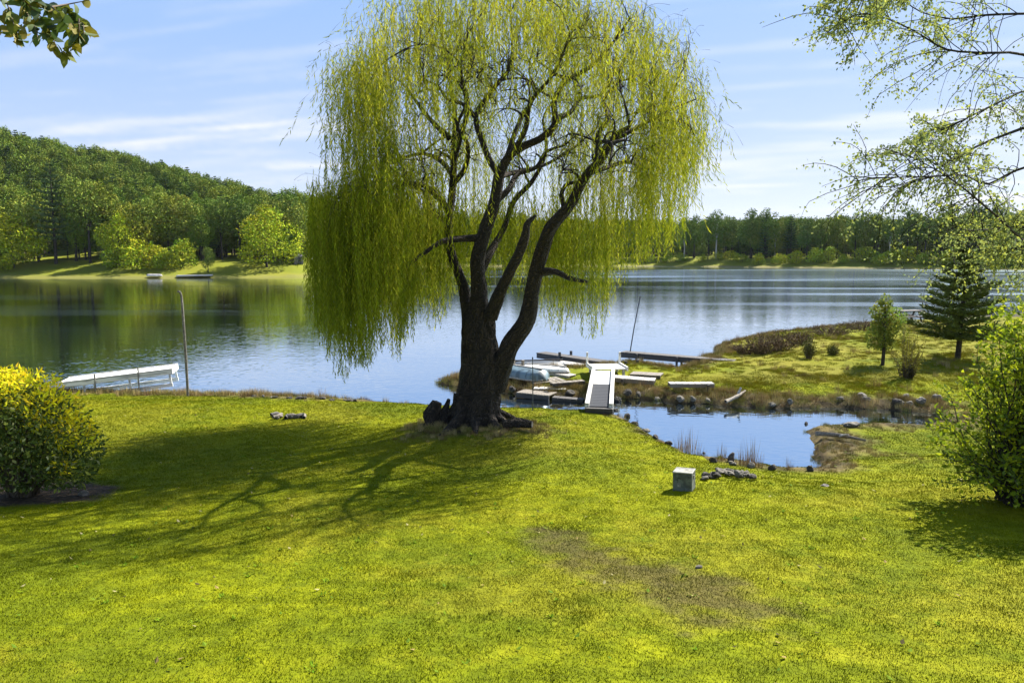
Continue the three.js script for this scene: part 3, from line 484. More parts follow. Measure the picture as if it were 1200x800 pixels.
// ───────────────────────── shrubs and young trees near by ─────────────────────────
function shrubTwigs(R, lobes, n, r0) { const gs = []; for (let k = 0; k < n; k++) { const l = lobes[Math.floor(R() * lobes.length)], d = rdir(R), e = V(l[0] + d.x * l[3] * 0.9, l[1] + d.y * l[4] * 0.9, l[2] + d.z * l[5] * 0.9), a = V((R() - 0.5) * 0.35, 0, (R() - 0.5) * 0.35); gs.push(tube(arch(a, e, 0.15, R, 0.15), [r0, r0 * 0.7, r0 * 0.45, 0.003], 5, 2)); } return mergeGeometries(gs); }
function leafyShell(seed, lobes, count, len, wid, cols, pick, inner = 0.6) {
  const R = rng(seed), C = new Cloud(), vol = lobes.map((l) => l[3] * l[4] + l[4] * l[5] + l[3] * l[5]), tot = vol.reduce((a, b) => a + b, 0);
  lobes.forEach((l, li) => { const n = Math.round(count * vol[li] / tot); for (let k = 0; k < n; k++) {
    const d = rdir(R), gap = fbm(d.x * 3 + li * 5 + seed, d.y * 3 + d.z * 2.6, 3); if (gap < 0.34) continue;
    const q = inner + (1.06 - inner) * Math.pow(R(), 0.55) + (gap - 0.5) * 0.25, x = l[0] + d.x * l[3] * q, y = l[1] + d.y * l[4] * q, z = l[2] + d.z * l[5] * q; if (y < 0.05) continue;
    const dir = rdir(R, 0.2).addScaledVector(d, 0.7).normalize(), c = cols[pick(x, y, z, q, R)], v = 0.75 + 0.5 * R(), sz = 0.6 + 0.7 * R();
    C.leaf(x, y, z, dir, side(dir, R), len * sz, wid * sz, [c[0] * v, c[1] * v, c[2] * v], 0.25);
  } });
  return C.geo();
}
function sprays(seed, n, rad, h, base, leafLen, cols, per, C, gs, bias = [0, 0]) { // arching stems with leaves along them
  const R = rng(seed); for (let k = 0; k < n; k++) { const a = R() * 6.28, r = rad * (0.35 + 0.75 * R()), e = V(bias[0] + Math.cos(a) * r, h * (0.35 + 0.7 * R()) * (1 - 0.35 * (r / rad) ** 2), bias[1] + Math.sin(a) * r * 0.9), pts = arch(V((R() - 0.5) * base, 0.02, (R() - 0.5) * base), e, 0.22, R, 0.2), cv = new THREE.CatmullRomCurve3(pts); gs.push(tube(pts, [0.014, 0.01, 0.006, 0.002], 5, 3));
    for (let q = 0; q < per; q++) { const f = 0.3 + 0.7 * R(), p = cv.getPoint(f), tg = cv.getTangent(f), d = rdir(R, 0.1).addScaledVector(tg, 0.6).normalize(), c = cols[Math.floor(R() * cols.length)], v = 0.75 + 0.5 * R(), s = 0.6 + 0.7 * R(); C.leaf(p.x + (R() - 0.5) * 0.12, p.y + (R() - 0.5) * 0.12, p.z + (R() - 0.5) * 0.12, d, side(d, R), leafLen * s, leafLen * 0.5 * s, [c[0] * v, c[1] * v, c[2] * v], 0.25); } }
}
// golden shrub
{ // golden shrub over a bed of soil
  const t = thing('golden_shrub', 'rounded shrub with dark leaves and golden yellow shoots in a soil bed', 'shrub', bushSpot.clone().add(V(0, -0.02, 0)));
  const R = rng(31), lobes = [[-0.35, 1.25, 0, 0.95, 0.65, 0.9], [0.35, 1.15, 0.1, 0.75, 0.6, 0.8], [0.8, 0.8, 0.1, 0.5, 0.45, 0.7], [-0.9, 0.95, 0, 0.7, 0.65, 0.8], [0.15, 0.75, 0.35, 0.9, 0.5, 0.6], [-0.2, 1.5, -0.1, 0.7, 0.45, 0.7], [0.95, 0.5, 0.2, 0.3, 0.3, 0.5]];
  mesh('stems', shrubTwigs(R, lobes, 46, 0.022), M.twig, t);
  mesh('foliage', leafyShell(32, lobes, 11500, 0.085, 0.045, [[0.075, 0.11, 0.02], [0.2, 0.23, 0.04], [0.34, 0.36, 0.16]], (x, y, z, q, R) => (R() < 0.72 ? 0 : R() < 0.8 ? 1 : 2)), M.leaf, t);
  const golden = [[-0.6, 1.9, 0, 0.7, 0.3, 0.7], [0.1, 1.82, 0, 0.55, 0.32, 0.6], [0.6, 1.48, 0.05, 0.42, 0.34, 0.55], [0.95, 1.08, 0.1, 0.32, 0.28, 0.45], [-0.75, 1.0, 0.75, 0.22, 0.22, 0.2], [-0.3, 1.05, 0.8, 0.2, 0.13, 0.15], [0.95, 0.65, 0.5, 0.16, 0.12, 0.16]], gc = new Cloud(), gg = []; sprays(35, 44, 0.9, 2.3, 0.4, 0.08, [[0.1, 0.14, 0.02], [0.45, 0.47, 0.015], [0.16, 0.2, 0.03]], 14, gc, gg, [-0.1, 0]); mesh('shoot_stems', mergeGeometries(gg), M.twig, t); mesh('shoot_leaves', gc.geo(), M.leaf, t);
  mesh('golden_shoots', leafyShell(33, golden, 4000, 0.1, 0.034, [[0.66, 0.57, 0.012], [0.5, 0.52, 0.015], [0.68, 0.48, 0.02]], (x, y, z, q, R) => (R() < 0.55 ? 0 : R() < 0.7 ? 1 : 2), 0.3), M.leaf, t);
}
{ // leafy shrub at the other side, and its neighbour beside the frame
  const pick = (x, y, z, q, R) => (R() < 0.5 ? 0 : R() < 0.7 ? 1 : 2), cols = [[0.16, 0.22, 0.012], [0.32, 0.36, 0.014], [0.09, 0.13, 0.02]];
  const base = onGround(1192, 590);
  const t = thing('leafy_shrub', 'spreading bright green shrub with thin arching stems beside the muddy pond bank', 'shrub', base);
  const R = rng(41), lobes = [[0, 1.3, 0, 0.95, 0.8, 1], [-0.5, 0.75, 0.1, 0.75, 0.5, 0.8], [0.5, 2.0, 0, 0.8, 0.75, 0.9], [-0.35, 1.75, -0.1, 0.5, 0.5, 0.6], [0.9, 1.1, 0.1, 0.9, 0.9, 0.9], [-0.75, 0.4, 0.3, 0.45, 0.32, 0.5], [0.3, 0.5, 0.4, 0.9, 0.45, 0.6], [0.2, 2.6, 0, 0.45, 0.5, 0.5]];
  const sc = new Cloud(), sg = []; sprays(45, 120, 1.35, 3.0, 0.5, 0.095, cols, 56, sc, sg, [0.15, 0]); sprays(46, 40, 0.9, 1.1, 0.5, 0.095, cols, 46, sc, sg, [-0.55, 0.25]);
  mesh('stems', mergeGeometries([shrubTwigs(R, lobes, 40, 0.018), ...sg]), M.greyBark, t); mesh('foliage', leafyShell(42, lobes, 2200, 0.09, 0.05, cols, pick, 0.25), M.leaf, t); mesh('sprays', sc.geo(), M.leaf, t);
  const b2 = drop(8.5, -11.7), t2 = thing('shade_shrub', 'leafy green shrub beyond the lawn edge that throws shade on the grass', 'shrub', b2);
  const lob2 = [[0, 1.8, 0, 0.95, 0.95, 0.8], [-0.35, 2.7, 0.1, 0.85, 0.7, 0.8], [0.4, 1.0, 0, 0.9, 0.8, 0.7], [0.3, 3.2, 0, 0.6, 0.5, 0.6]];
  mesh('stems', shrubTwigs(rng(43), lob2, 30, 0.02), M.greyBark, t2); mesh('foliage', leafyShell(44, lob2, 6500, 0.09, 0.05, cols, pick, 0.4), M.leaf, t2);
}
{ // pine and young tree on the point
  const p = onGround(1122, 421), s = spire(51, 4.35, 3.0, [0.135, 0.165, 0.035], 0.17, 17000, 0.2, 12);
  const t = thing('pine_tree', 'bushy dark pine tree standing on the grassy point near the picnic table', 'tree', p); mesh('trunk', s.trunk, M.greyBark, t); mesh('crown', s.crown, M.needle, t); t.children[0].scale.set(1.7, 1, 1.7);
  const p2 = onGround(1034, 428), s2 = broadleaf(53, 2.7, 1.35, [0.17, 0.205, 0.03], 0.085, 4200, 0.2);
  const t2 = thing('sapling', 'slim light green young tree on the grassy point', 'tree', p2); mesh('trunk', s2.trunk, M.greyBark, t2); mesh('crown', s2.crown, M.leaf, t2); t2.children[0].scale.set(1.6, 1, 1.6);
}
function bareBush(name, label, seed, px, py, w, h, n, col, leaves, group) {
  const p = onGround(px, py), t = thing(name, label, 'shrub', p, 0, group), R = rng(seed), gs = [], C = new Cloud();
  for (let k = 0; k < n; k++) { const a = R() * 6.28, r = Math.sqrt(R()) * w / 2, e = V(Math.cos(a) * r, h * (0.55 + 0.45 * R()) * (1 - 0.4 * (2 * r / w) ** 2), Math.sin(a) * r), b = V(e.x * 0.35, -0.03, e.z * 0.35); gs.push(tube([b, b.clone().lerp(e, 0.5).add(V((R() - 0.5) * 0.1, 0.06, (R() - 0.5) * 0.1)), e], [0.012, 0.008, 0.003], 4, 2));
    for (let q = 0; q < leaves; q++) { const f = 0.25 + 0.75 * R(), d = rdir(R, 0.5), v = 0.6 + 0.7 * R(); C.leaf(mix(b.x, e.x, f) + (R() - 0.5) * 0.1, mix(b.y, e.y, f), mix(b.z, e.z, f) + (R() - 0.5) * 0.1, d, side(d, R), 0.09 + 0.08 * R(), 0.03, [col[0] * v, col[1] * v, col[2] * v], 0.2); } }
  mesh('stems', mergeGeometries(gs), M.twig, t); mesh('foliage', C.geo(), M.dry, t); return t;
}
const BR = [0.13, 0.085, 0.05], OL = [0.10, 0.105, 0.025], YG = [0.26, 0.23, 0.03];
const thick = 'brown twiggy bush in the bare thicket by the water on the point';
bareBush('thicket_bush', thick, 61, 893, 415, 1.8, 1.0, 90, BR, 10, 'bushes of the brown thicket'); bareBush('thicket_bush', thick, 62, 915, 411, 2.0, 1.05, 90, BR, 10, 'bushes of the brown thicket'); bareBush('thicket_bush', thick, 63, 873, 415, 1.3, 0.6, 60, BR, 8, 'bushes of the brown thicket'); bareBush('thicket_bush', thick, 65, 936, 404, 1.8, 0.9, 70, BR, 8, 'bushes of the brown thicket'); bareBush('thicket_bush', thick, 66, 972, 392, 3.2, 0.6, 90, BR, 8, 'bushes of the brown thicket'); bareBush('thicket_bush', thick, 67, 1012, 386, 3.0, 0.55, 90, BR, 8, 'bushes of the brown thicket');
bareBush('upright_shrub', 'narrow olive green shrub beside the brown thicket on the point', 68, 948, 420, 0.6, 0.95, 40, OL, 14); bareBush('small_shrub', 'small dark olive bush alone on the grassy point', 69, 977, 416, 0.5, 0.45, 40, OL, 12); bareBush('straw_bush', 'straw coloured bush with a dark foot near the slim young tree', 70, 1062, 442, 1.2, 1.9, 46, YG, 16); bareBush('dark_bush', 'low dark bush at the foot of the straw coloured bush', 71, 1064, 443, 0.45, 0.5, 40, [0.05, 0.045, 0.025], 12);

// ───────────────────────── trees whose branches hang into the picture ─────────────────────────
{ // small leaved tree on one side: thin drooping sprays
  const D = 5.6, root = drop(5.7, -5.4), t = thing('overhanging_tree', 'small leaved tree with thin drooping branches reaching over the lawn', 'tree', root), R = rng(81), w = (px, py, dz = 0) => at(px, py, D + dz).sub(root);
  const gs = [tube([V(0.1, -0.3, 0), V(0, 1.5, 0), V(-0.1, 4, 0), V(0.1, 7.2, 0)], [0.17, 0.14, 0.1, 0.03], 9, 4, 0.1)], C = new Cloud(), cols = [[0.24, 0.28, 0.08], [0.36, 0.38, 0.06], [0.15, 0.2, 0.08]];
  const boughs = [
    [[1500, 330], [1330, 335], [1215, 292], [1165, 250], [1120, 213], [1085, 192], [1058, 178]], [[1500, 200], [1330, 130], [1200, 64], [1155, 62], [1110, 58], [1075, 38], [1040, 22], [1000, 18], [975, 40]], [[1500, 60], [1330, 20], [1200, 16], [1150, 18], [1115, 22], [1080, 14], [1050, -6], [1010, -10]],
    [[1500, 230], [1330, 200], [1230, 192], [1190, 200], [1160, 215], [1130, 205], [1090, 207], [1040, 208], [1000, 212]], [[1500, 300], [1330, 280], [1240, 270], [1190, 266], [1140, 270], [1110, 262]], [[1480, 120], [1320, 110], [1210, 105], [1175, 118], [1140, 135], [1110, 150], [1085, 160]], [[1480, -60], [1300, -80], [1180, -50], [1120, -30], [1070, -24], [1020, -14], [985, -5]], [[1200, 150], [1160, 165], [1120, 185], [1080, 208], [1050, 222]], [[1400, 330], [1280, 325], [1220, 300], [1185, 290], [1150, 285]]];
  boughs.forEach((b, bi) => {
    const dz = (bi % 3 - 1) * 0.35, pts = b.map(([x, y], k) => w(x, y, dz + 0.25 * Math.sin(k * 1.3 + bi))), n = pts.length; gs.push(tube(pts, pts.map((_, k) => mix(0.012, 0.0022, k / (n - 1))), 5, 3)); const cv = new THREE.CatmullRomCurve3(pts);
    for (let k = 0; k < 44; k++) {
      const f = 0.28 + 0.72 * R(), a = cv.getPoint(f), tg = cv.getTangent(f), d = rdir(R, -0.05).addScaledVector(tg, 0.9).normalize(), l = 0.18 + 0.42 * R(), e = a.clone().addScaledVector(d, l); e.y -= l * 0.25;
      const tw = arch(a, e, l * 0.1, R, 0.25); gs.push(tube(tw, [0.003, 0.0026, 0.002, 0.001], 4, 2)); const tc = new THREE.CatmullRomCurve3(tw), clump = vn(a.x * 2.6 + 9, a.y * 2.6 + bi), nl = Math.round(mix(14, 78, sstep(0.25, 0.75, clump)));
      for (let q = 0; q < nl; q++) { const p = tc.getPoint(0.2 + 0.8 * R()), dd = rdir(R, -0.5), c = cols[R() < 0.5 ? 0 : R() < 0.6 ? 1 : 2], v = 0.7 + 0.6 * R(), s = 0.7 + 0.6 * R(); C.leaf(p.x + (R() - 0.5) * 0.07, p.y + (R() - 0.5) * 0.07, p.z + (R() - 0.5) * 0.07, dd, side(dd, R), 0.026 * s, 0.014 * s, [c[0] * v, c[1] * v, c[2] * v], 0.2); }
    }
  });
  // crown above, beyond the frame
  for (let k = 0; k < 2600; k++) { const d = rdir(R), q = 0.5 + 0.5 * R(); const dd = rdir(R, -0.3); C.leaf(0.5 + d.x * 1.3 * q, 6.6 + d.y * 1.3 * q, 0.6 + d.z * 1.2 * q, dd, side(dd, R), 0.05, 0.03, cols[k % 3], 0.2); }
  mesh('branches', mergeGeometries(gs), M.greyBark, t); mesh('foliage', C.geo(), M.leaf, t);
}
{ // broad leaved twig in the corner: every leaf its own piece
  const D = 4.2, root = drop(-5.2, -2.6), t = thing('corner_tree', 'tree with broad oval leaves dangling from a thin twig over the lake view', 'tree', root), R = rng(91), w = (px, py, dz = 0) => at(px, py, D + dz).sub(root);
  const gs = [tube([V(0, -0.3, 0), V(0.05, 2, 0), V(0, 4.5, 0), V(0.2, 6.4, -0.2)], [0.13, 0.1, 0.07, 0.03], 8, 4, 0.1)];
  const twigs = [[[-380, -220], [-160, -120], [-40, -40], [20, -6], [60, 8], [92, 22], [98, 40]], [[-160, -120], [-60, -30], [-20, 6], [14, 30], [24, 48]], [[20, -6], [44, 16], [58, 36], [66, 56]], [[60, 8], [84, 4], [104, 0]], [[-20, 6], [-8, 20], [0, 40]], [[92, 22], [92, 40], [84, 54], [70, 62]], [[20, -6], [30, 14], [40, 30], [44, 46]], [[0, -12], [10, 10], [16, 30]], [[60, 8], [74, 20], [86, 34], [88, 52]]];
  const lg = (() => { const s = new THREE.Shape(); s.moveTo(0, 0); s.bezierCurveTo(0.35, 0.15, 0.42, 0.6, 0, 1); s.bezierCurveTo(-0.42, 0.6, -0.35, 0.15, 0, 0); const g = new THREE.ShapeGeometry(s, 4); const p = g.attributes.position; for (let i = 0; i < p.count; i++) { const x = p.getX(i), y = p.getY(i); p.setZ(i, Math.abs(x) * 0.45 - 0.18 * y * y); } g.computeVertexNormals(); return g; })();
  const lm = [[0.07, 0.11, 0.02], [0.14, 0.16, 0.018], [0.05, 0.085, 0.025], [0.2, 0.17, 0.02]].map((c, i) => new THREE.MeshPhysicalMaterial({ name: ['green leaf', 'light leaf', 'dark leaf', 'olive leaf'][i], color: lin(...c), roughness: 0.8, specularIntensity: 0.4, transmission: 0.4, thickness: 0, side: THREE.DoubleSide }));
  const q = new THREE.Quaternion(), bm = new THREE.Matrix4();
  const leaf = (p, d, size) => { const m = mesh('leaf', lg, lm[Math.floor(R() * 4)], t), s = side(d, R), n = V().crossVectors(s, d); bm.makeBasis(s, d, n); m.quaternion.copy(q.setFromRotationMatrix(bm)); m.position.copy(p); m.scale.setScalar(size); };
  twigs.forEach((b, bi) => {
    const pts = b.map(([x, y], k) => w(x, y, 0.12 * Math.sin(k * 1.7 + bi * 2))); gs.push(tube(pts, pts.map((_, k) => mix(bi ? 0.005 : 0.012, 0.0018, k / (pts.length - 1))), 5, 3)); const cv = new THREE.CatmullRomCurve3(pts), n = [56, 36, 28, 6, 18, 18, 20, 16, 20][bi];
    for (let k = 0; k < n; k++) { const f = mix(bi ? (bi < 2 ? 0.4 : 0.05) : 0.5, 1, (k + R() * 0.6) / n); leaf(cv.getPoint(clamp(f)), rdir(R, -0.75), 0.058 + 0.03 * R()); }
  });
  mesh('branches', mergeGeometries(gs), M.twig, t);
}

// ───────────────────────── docks, boats and boards ─────────────────────────
function planks(t, n, L, w, th, y, mat, name = 'plank', gap = 0.012) { const g = box(L / n - gap, th, w, 0, 0, 0, 0.01); uvBox(g, L / n, w); for (let k = 0; k < n; k++) { const m = mesh(name, g, mat, t); m.position.set(-L / 2 + (k + 0.5) * L / n, y + (hash2(k, n) - 0.5) * 0.006, 0); } }
function uvBox(g) { return g; }
function span(a, b) { const d = b.clone().sub(a), L = d.length(), m = a.clone().lerp(b, 0.5), yaw = Math.atan2(-d.z, d.x), tilt = Math.asin(d.y / L); return { L, m, yaw, tilt }; }
function dock(name, label, cat, a, b, w, th, mats, opt = {}) { // plank deck between two points on two stringers
  const { L, m, yaw, tilt } = span(a, b), t = thing(name, label, cat, m, yaw, opt.group); t.rotation.order = 'YXZ'; t.rotation.z = tilt;
  planks(t, Math.max(4, Math.round(L / (opt.plank ?? 0.2))), L, w, 0.04, 0, mats[0]);
  for (const s of [-1, 1]) mesh('stringer', box(L * 0.995, th, 0.06, 0, -0.022 - th / 2, s * (w / 2 - 0.04), 0.01), mats[1], t);
  for (const f of opt.posts ?? []) for (const s of [-1, 1]) mesh('post', box(0.09, opt.postH ?? 0.9, 0.09, (f - 0.5) * L, (opt.postUp ?? 0.1) - (opt.postH ?? 0.9) / 2, s * (w / 2 + 0.05), 0.01), mats[2] ?? mats[1], t);
  return t;
}
{ // white dock hauled out on the bank
  const a = onGround(66, 459).add(V(0, 0.3, -0.4)), b = at(203, 430, 26.2), { L, m, yaw, tilt } = span(a, b);
  const t = thing('white_dock', 'white dock section hauled out and tilted up on the lake bank', 'dock', m, yaw); t.rotation.z = tilt;
  planks(t, 14, L, 1.15, 0.04, 0, M.whitePaint);
  for (const s of [-1, 1]) { mesh('side_beam', box(L, 0.2, 0.05, 0, -0.06, s * 0.6, 0.01), M.whitePaint, t); mesh('lower_rail', box(L * 0.8, 0.12, 0.05, L * 0.1, -0.52, s * 0.6, 0.01), M.whitePaint, t);
    for (const f of [-0.28, 0.12, 0.485]) mesh('post', box(0.07, 0.4, 0.045, f * L, -0.36, s * 0.6, 0.01), M.whitePaint, t); }
  mesh('end_board', box(0.05, 0.2, 1.25, L / 2 + 0.026, -0.06, 0, 0.01), M.whitePaint, t);
  const leg = mesh('leg_pipe', tube([V(0.72, -1.1, 0.66), V(0.72, 0.28, 0.66)], [0.025, 0.025], 8, 2), M.metal, t); leg.rotation.z = -tilt;
  const leg2 = mesh('leg_pipe', tube([V(-0.6, -0.8, 0.66), V(-0.6, 0.12, 0.66)], [0.025, 0.025], 8, 2), M.metal, t); leg2.rotation.z = -tilt;
}
{ const p = onGround(220, 464), t = thing('mooring_post', 'tall thin weathered post with a hooked tip at the lake bank', 'post', p); mesh('shaft', tube([V(0, -0.4, 0), V(-0.01, 1.2, 0), V(-0.03, 2.4, 0), V(-0.05, 3.15, 0)], [0.042, 0.042, 0.04, 0.036], 9, 3, 0.06), M.wood, t); mesh('hook', tube([V(-0.05, 3.1, 0), V(-0.07, 3.26, 0), V(-0.13, 3.33, 0), V(-0.17, 3.3, 0)], [0.036, 0.033, 0.028, 0.018], 7, 3), M.wood, t); }
{ // gangway from lawn to the low point
  const a = onGround(703, 486).add(V(0, 0.14, -0.25)), b = at(707, 436, 26.6), { L, m, yaw, tilt } = span(a, b), t = thing('gangway', 'white gangway ramp with dark slatted treads leading from lawn to islet', 'gangway', m, yaw); t.rotation.z = tilt;
  const W = 0.68; for (const s of [-1, 1]) mesh('side_board', box(L, 0.2, 0.12, 0, 0.04, s * (W / 2), 0.015), M.whitePaint, t);
  const n = 26; for (let k = 0; k < n; k++) { const dark = k < 15; mesh(dark ? 'tread' : 'plank', box(L / n - 0.02, 0.035, W - 0.13, -L / 2 + (k + 0.5) * L / n, 0.03, 0, 0.008), dark ? M.darkTread : M.whitePaint, t); }
  mesh('foot_sill', box(0.14, 0.16, W + 0.1, -L / 2 - 0.08, -0.06, 0, 0.015), M.darkWood, t);
  for (const s of [-1, 1]) mesh('leg', box(0.09, 0.8, 0.09, L * 0.25, -0.4, s * (W / 2 - 0.05), 0.01), M.whitePaint, t);
  const p = at(711, 433, 27.5); p.y = b.y + 0.06; const u = thing('white_landing', 'white raised landing platform at the head of the gangway', 'platform', p, 0.1);
  for (let k = 0; k < 9; k++) mesh('plank', box(1.15, 0.04, 0.13, 0, 0, -0.56 + k * 0.14, 0.008), M.whitePaint, u);
  for (const s of [-1, 1]) { mesh('side_board', box(0.06, 0.16, 1.28, s * 0.61, 0.0, 0, 0.012), M.whitePaint, u); for (const f of [-1, 1]) mesh('leg', box(0.09, 0.75, 0.09, s * 0.5, -0.38, f * 0.5, 0.01), M.whitePaint, u); }
  mesh('rail_post', box(0.07, 0.45, 0.07, -0.61, 0.24, -0.55, 0.01), M.whitePaint, u); mesh('rail_post', box(0.07, 0.45, 0.07, 0.61, 0.24, -0.55, 0.01), M.whitePaint, u);
}
dock('walkway', 'long dark weathered walkway lying low over the water behind the gangway', 'walkway', onY(634, 413, 0.3), onY(762, 431, 0.32), 0.6, 0.2, [M.darkWood, M.darkWood, M.darkWood], { posts: [0.25, 0.85], postH: 1.2, postUp: 0.2 });
dock('walkway', 'dark plank walkway running from the slanted rod to the grassy point', 'walkway', onY(730, 412, 0.4), onY(868, 423, 0.34), 0.6, 0.2, [M.darkWood, M.darkWood, M.darkWood], { posts: [0.15, 0.5], postH: 1.0, postUp: 0 });
dock('dock_section', 'bleached plank dock section lying across the small boats', 'dock', onY(592, 427, 0.55), onY(671, 440, 0.42), 0.5, 0.12, [M.paleWood, M.paleWood, M.wood], { posts: [0.06, 0.2], postH: 0.75, postUp: 0.22 });
dock('dock_section', 'short white plank dock section at the islet edge beside the gangway', 'dock', onY(626, 454, 0.24), onY(664, 455, 0.24), 0.5, 0.12, [M.whitePaint, M.wood], {});
dock('dock_section', 'dark flat dock section between the boats and the white boards', 'dock', onY(620, 447, 0.34), onY(658, 444, 0.36), 0.9, 0.16, [M.wood, M.darkWood], {});
dock('dock_section', 'waterlogged grey dock section at the very edge of the islet', 'dock', onY(610, 458, 0.18), onY(648, 462, 0.16), 0.7, 0.14, [M.wood, M.darkWood], {});
dock('dock_section', 'pale plank dock section joining the gangway landing to the point', 'dock', onY(716, 441, 0.5), onY(768, 445, 0.45), 0.6, 0.12, [M.paleWood, M.wood, M.darkWood], { posts: [0.3], postH: 0.6, postUp: 0 });
dock('dock_section', 'weathered dock section behind the pale planks on the brown bank', 'dock', onY(740, 437, 0.45), onY(776, 439, 0.45), 0.7, 0.12, [M.wood, M.darkWood], {});
dock('dock_section', 'grey plank lying alone on the green bank above the pond', 'plank', onY(784, 449, 0.5), onY(836, 449, 0.5), 0.4, 0.1, [M.paleWood, M.wood, M.darkWood], { posts: [0.85], postH: 0.4, postUp: 0 });
dock('dock_section', 'narrow grey board lying on the islet between the dinghy and the gangway', 'plank', onY(646, 449, 0.42), onY(684, 446, 0.44), 0.3, 0.08, [M.wood, M.darkWood], {});
dock('dock_section', 'tilted weathered board propped on the dark rowboat', 'plank', onY(604, 434, 0.42), onY(660, 428, 0.7), 0.25, 0.08, [M.paleWood, M.wood], {});
dock('dock_section', 'sunken dark board half under water beside the gangway foot', 'plank', onY(648, 465, 0.1), onY(684, 468, 0.07), 0.35, 0.1, [M.darkWood, M.darkWood], {});
dock('dock_section', 'bleached float section drifting behind the islet', 'dock', onY(652, 424, 0.16), onY(690, 428, 0.16), 0.7, 0.14, [M.paleWood, M.wood], {});
dock('dock_section', 'short dark float section between the two walkways', 'dock', onY(752, 424, 0.2), onY(786, 429, 0.2), 0.6, 0.14, [M.wood, M.darkWood], {});
function hull(L, W, H, seed) { // upturned rowboat shell
  const pos = [], idx = [], n = 18, m = 10; for (let i = 0; i <= n; i++) for (let j = 0; j <= m; j++) { const t = i / n * 2 - 1, wv = Math.pow(Math.max(0, 1 - Math.pow(Math.abs(t), t > 0 ? 2.4 : 6)), 0.6), a = Math.PI * j / m, f = Math.pow(Math.sin(a), 0.6); pos.push(t * L / 2, H * f * (0.35 + 0.65 * Math.pow(wv, 0.4)) * (wv > 0 ? 1 : 0.3) - 0.0, -Math.cos(a) * W / 2 * wv); }
  for (let i = 0; i < n; i++) for (let j = 0; j < m; j++) { const a = i * (m + 1) + j, b = a + m + 1; idx.push(a, a + 1, b, b, a + 1, b + 1); }
  const g = new THREE.BufferGeometry(); g.setAttribute('position', new THREE.Float32BufferAttribute(pos, 3)); g.setAttribute('uv', new THREE.Float32BufferAttribute(pos.flatMap((_, i) => (i % 3 ? [] : [pos[i], pos[i + 2]])), 2)); g.setIndex(idx); g.computeVertexNormals(); return g;
}
{
  const mk = (px, py, y, L, W, H, turn, mat, trim, label) => { const p = onY(px, py, y); p.y = Math.max(height(p.x, p.z), 0.02) + 0.06; const t = thing('rowboat', label, 'boat', p, turn, 'upturned boats on the islet'); mesh('hull', hull(L, W, H, 1), mat, t); mesh('keel', box(L * 0.86, 0.05, 0.05, 0, H + 0.012, 0, 0.01), trim, t); for (const s of [-1, 1]) { const pts = []; for (let k = 0; k <= 8; k++) { const q = k / 8 * 1.96 - 0.98, wv = Math.pow(Math.max(0, 1 - Math.pow(Math.abs(q), q > 0 ? 2.4 : 6)), 0.6); pts.push(V(q * L / 2, 0.03, s * W / 2 * wv * 1.01)); } mesh('gunwale', tube(pts, pts.map(() => 0.03), 5, 2), trim, t); } };
  mk(609, 444, 0.3, 2.6, 1.0, 0.38, 2.35, M.blueHull, M.paleWood, 'blue grey upturned rowboat on the islet next to the willow trunk'); mk(630, 429, 0.3, 2.4, 1.0, 0.42, 0.15, M.darkHull, M.darkWood, 'dark upturned rowboat behind the bleached plank dock section'); mk(640, 440, 0.3, 1.9, 0.7, 0.2, -0.5, M.whitePaint, M.paleWood, 'white upturned dinghy under the bleached plank dock section');
}
{ const p = onY(736, 420, 0.1), e = at(750, 350, -p.z), t = thing('slanted_rod', 'thin dark rod leaning over the water beside the walkways', 'rod', p); mesh('shaft', tube([V(0, -0.4, 0), e.clone().sub(p).multiplyScalar(0.5), e.clone().sub(p)], [0.028, 0.026, 0.02], 7, 2), M.rod, t); mesh('tip', tube([e.clone().sub(p), e.clone().sub(p).add(V(0.02, 0.1, 0))], [0.03, 0.02], 7, 1), M.darkWood, t); }
{ const p = onGround(624, 481), t = thing('thin_stake', 'thin dark stake at the lawn edge beside the willow', 'stake', p); mesh('shaft', tube([V(0, -0.2, 0), V(0.01, 0.7, 0), V(0, 1.5, 0)], [0.015, 0.014, 0.012], 6, 2), M.rod, t); mesh('cap', tube([V(0, 1.48, 0), V(0, 1.54, 0)], [0.02, 0.016], 6, 1), M.darkWood, t); }
{ // picnic table on the point
  const p = onGround(1063, 379), t = thing('picnic_table', 'dark wooden picnic table on the point beside the pine', 'table', p, 0.25); t.position.y += 0.02;
  for (let k = 0; k < 5; k++) mesh('top_board', box(1.8, 0.05, 0.14, 0, 0.76, -0.3 + k * 0.15, 0.008), M.darkWood, t); for (const s of [-1, 1]) for (let k = 0; k < 2; k++) mesh('seat_board', box(1.8, 0.05, 0.13, 0, 0.45, s * (0.62 + k * 0.14), 0.008), M.darkWood, t);
  for (const s of [-1, 1]) { for (const q of [-1, 1]) { const l = mesh('leg', box(0.05, 0.85, 0.1, 0, 0, 0, 0.008), M.darkWood, t); l.position.set(s * 0.66, 0.37, q * 0.33); l.rotation.x = -q * 0.45; } mesh('cross_bar', box(0.045, 0.09, 1.5, s * 0.66 - s * 0.05, 0.4, 0, 0.008), M.darkWood, t); }
}
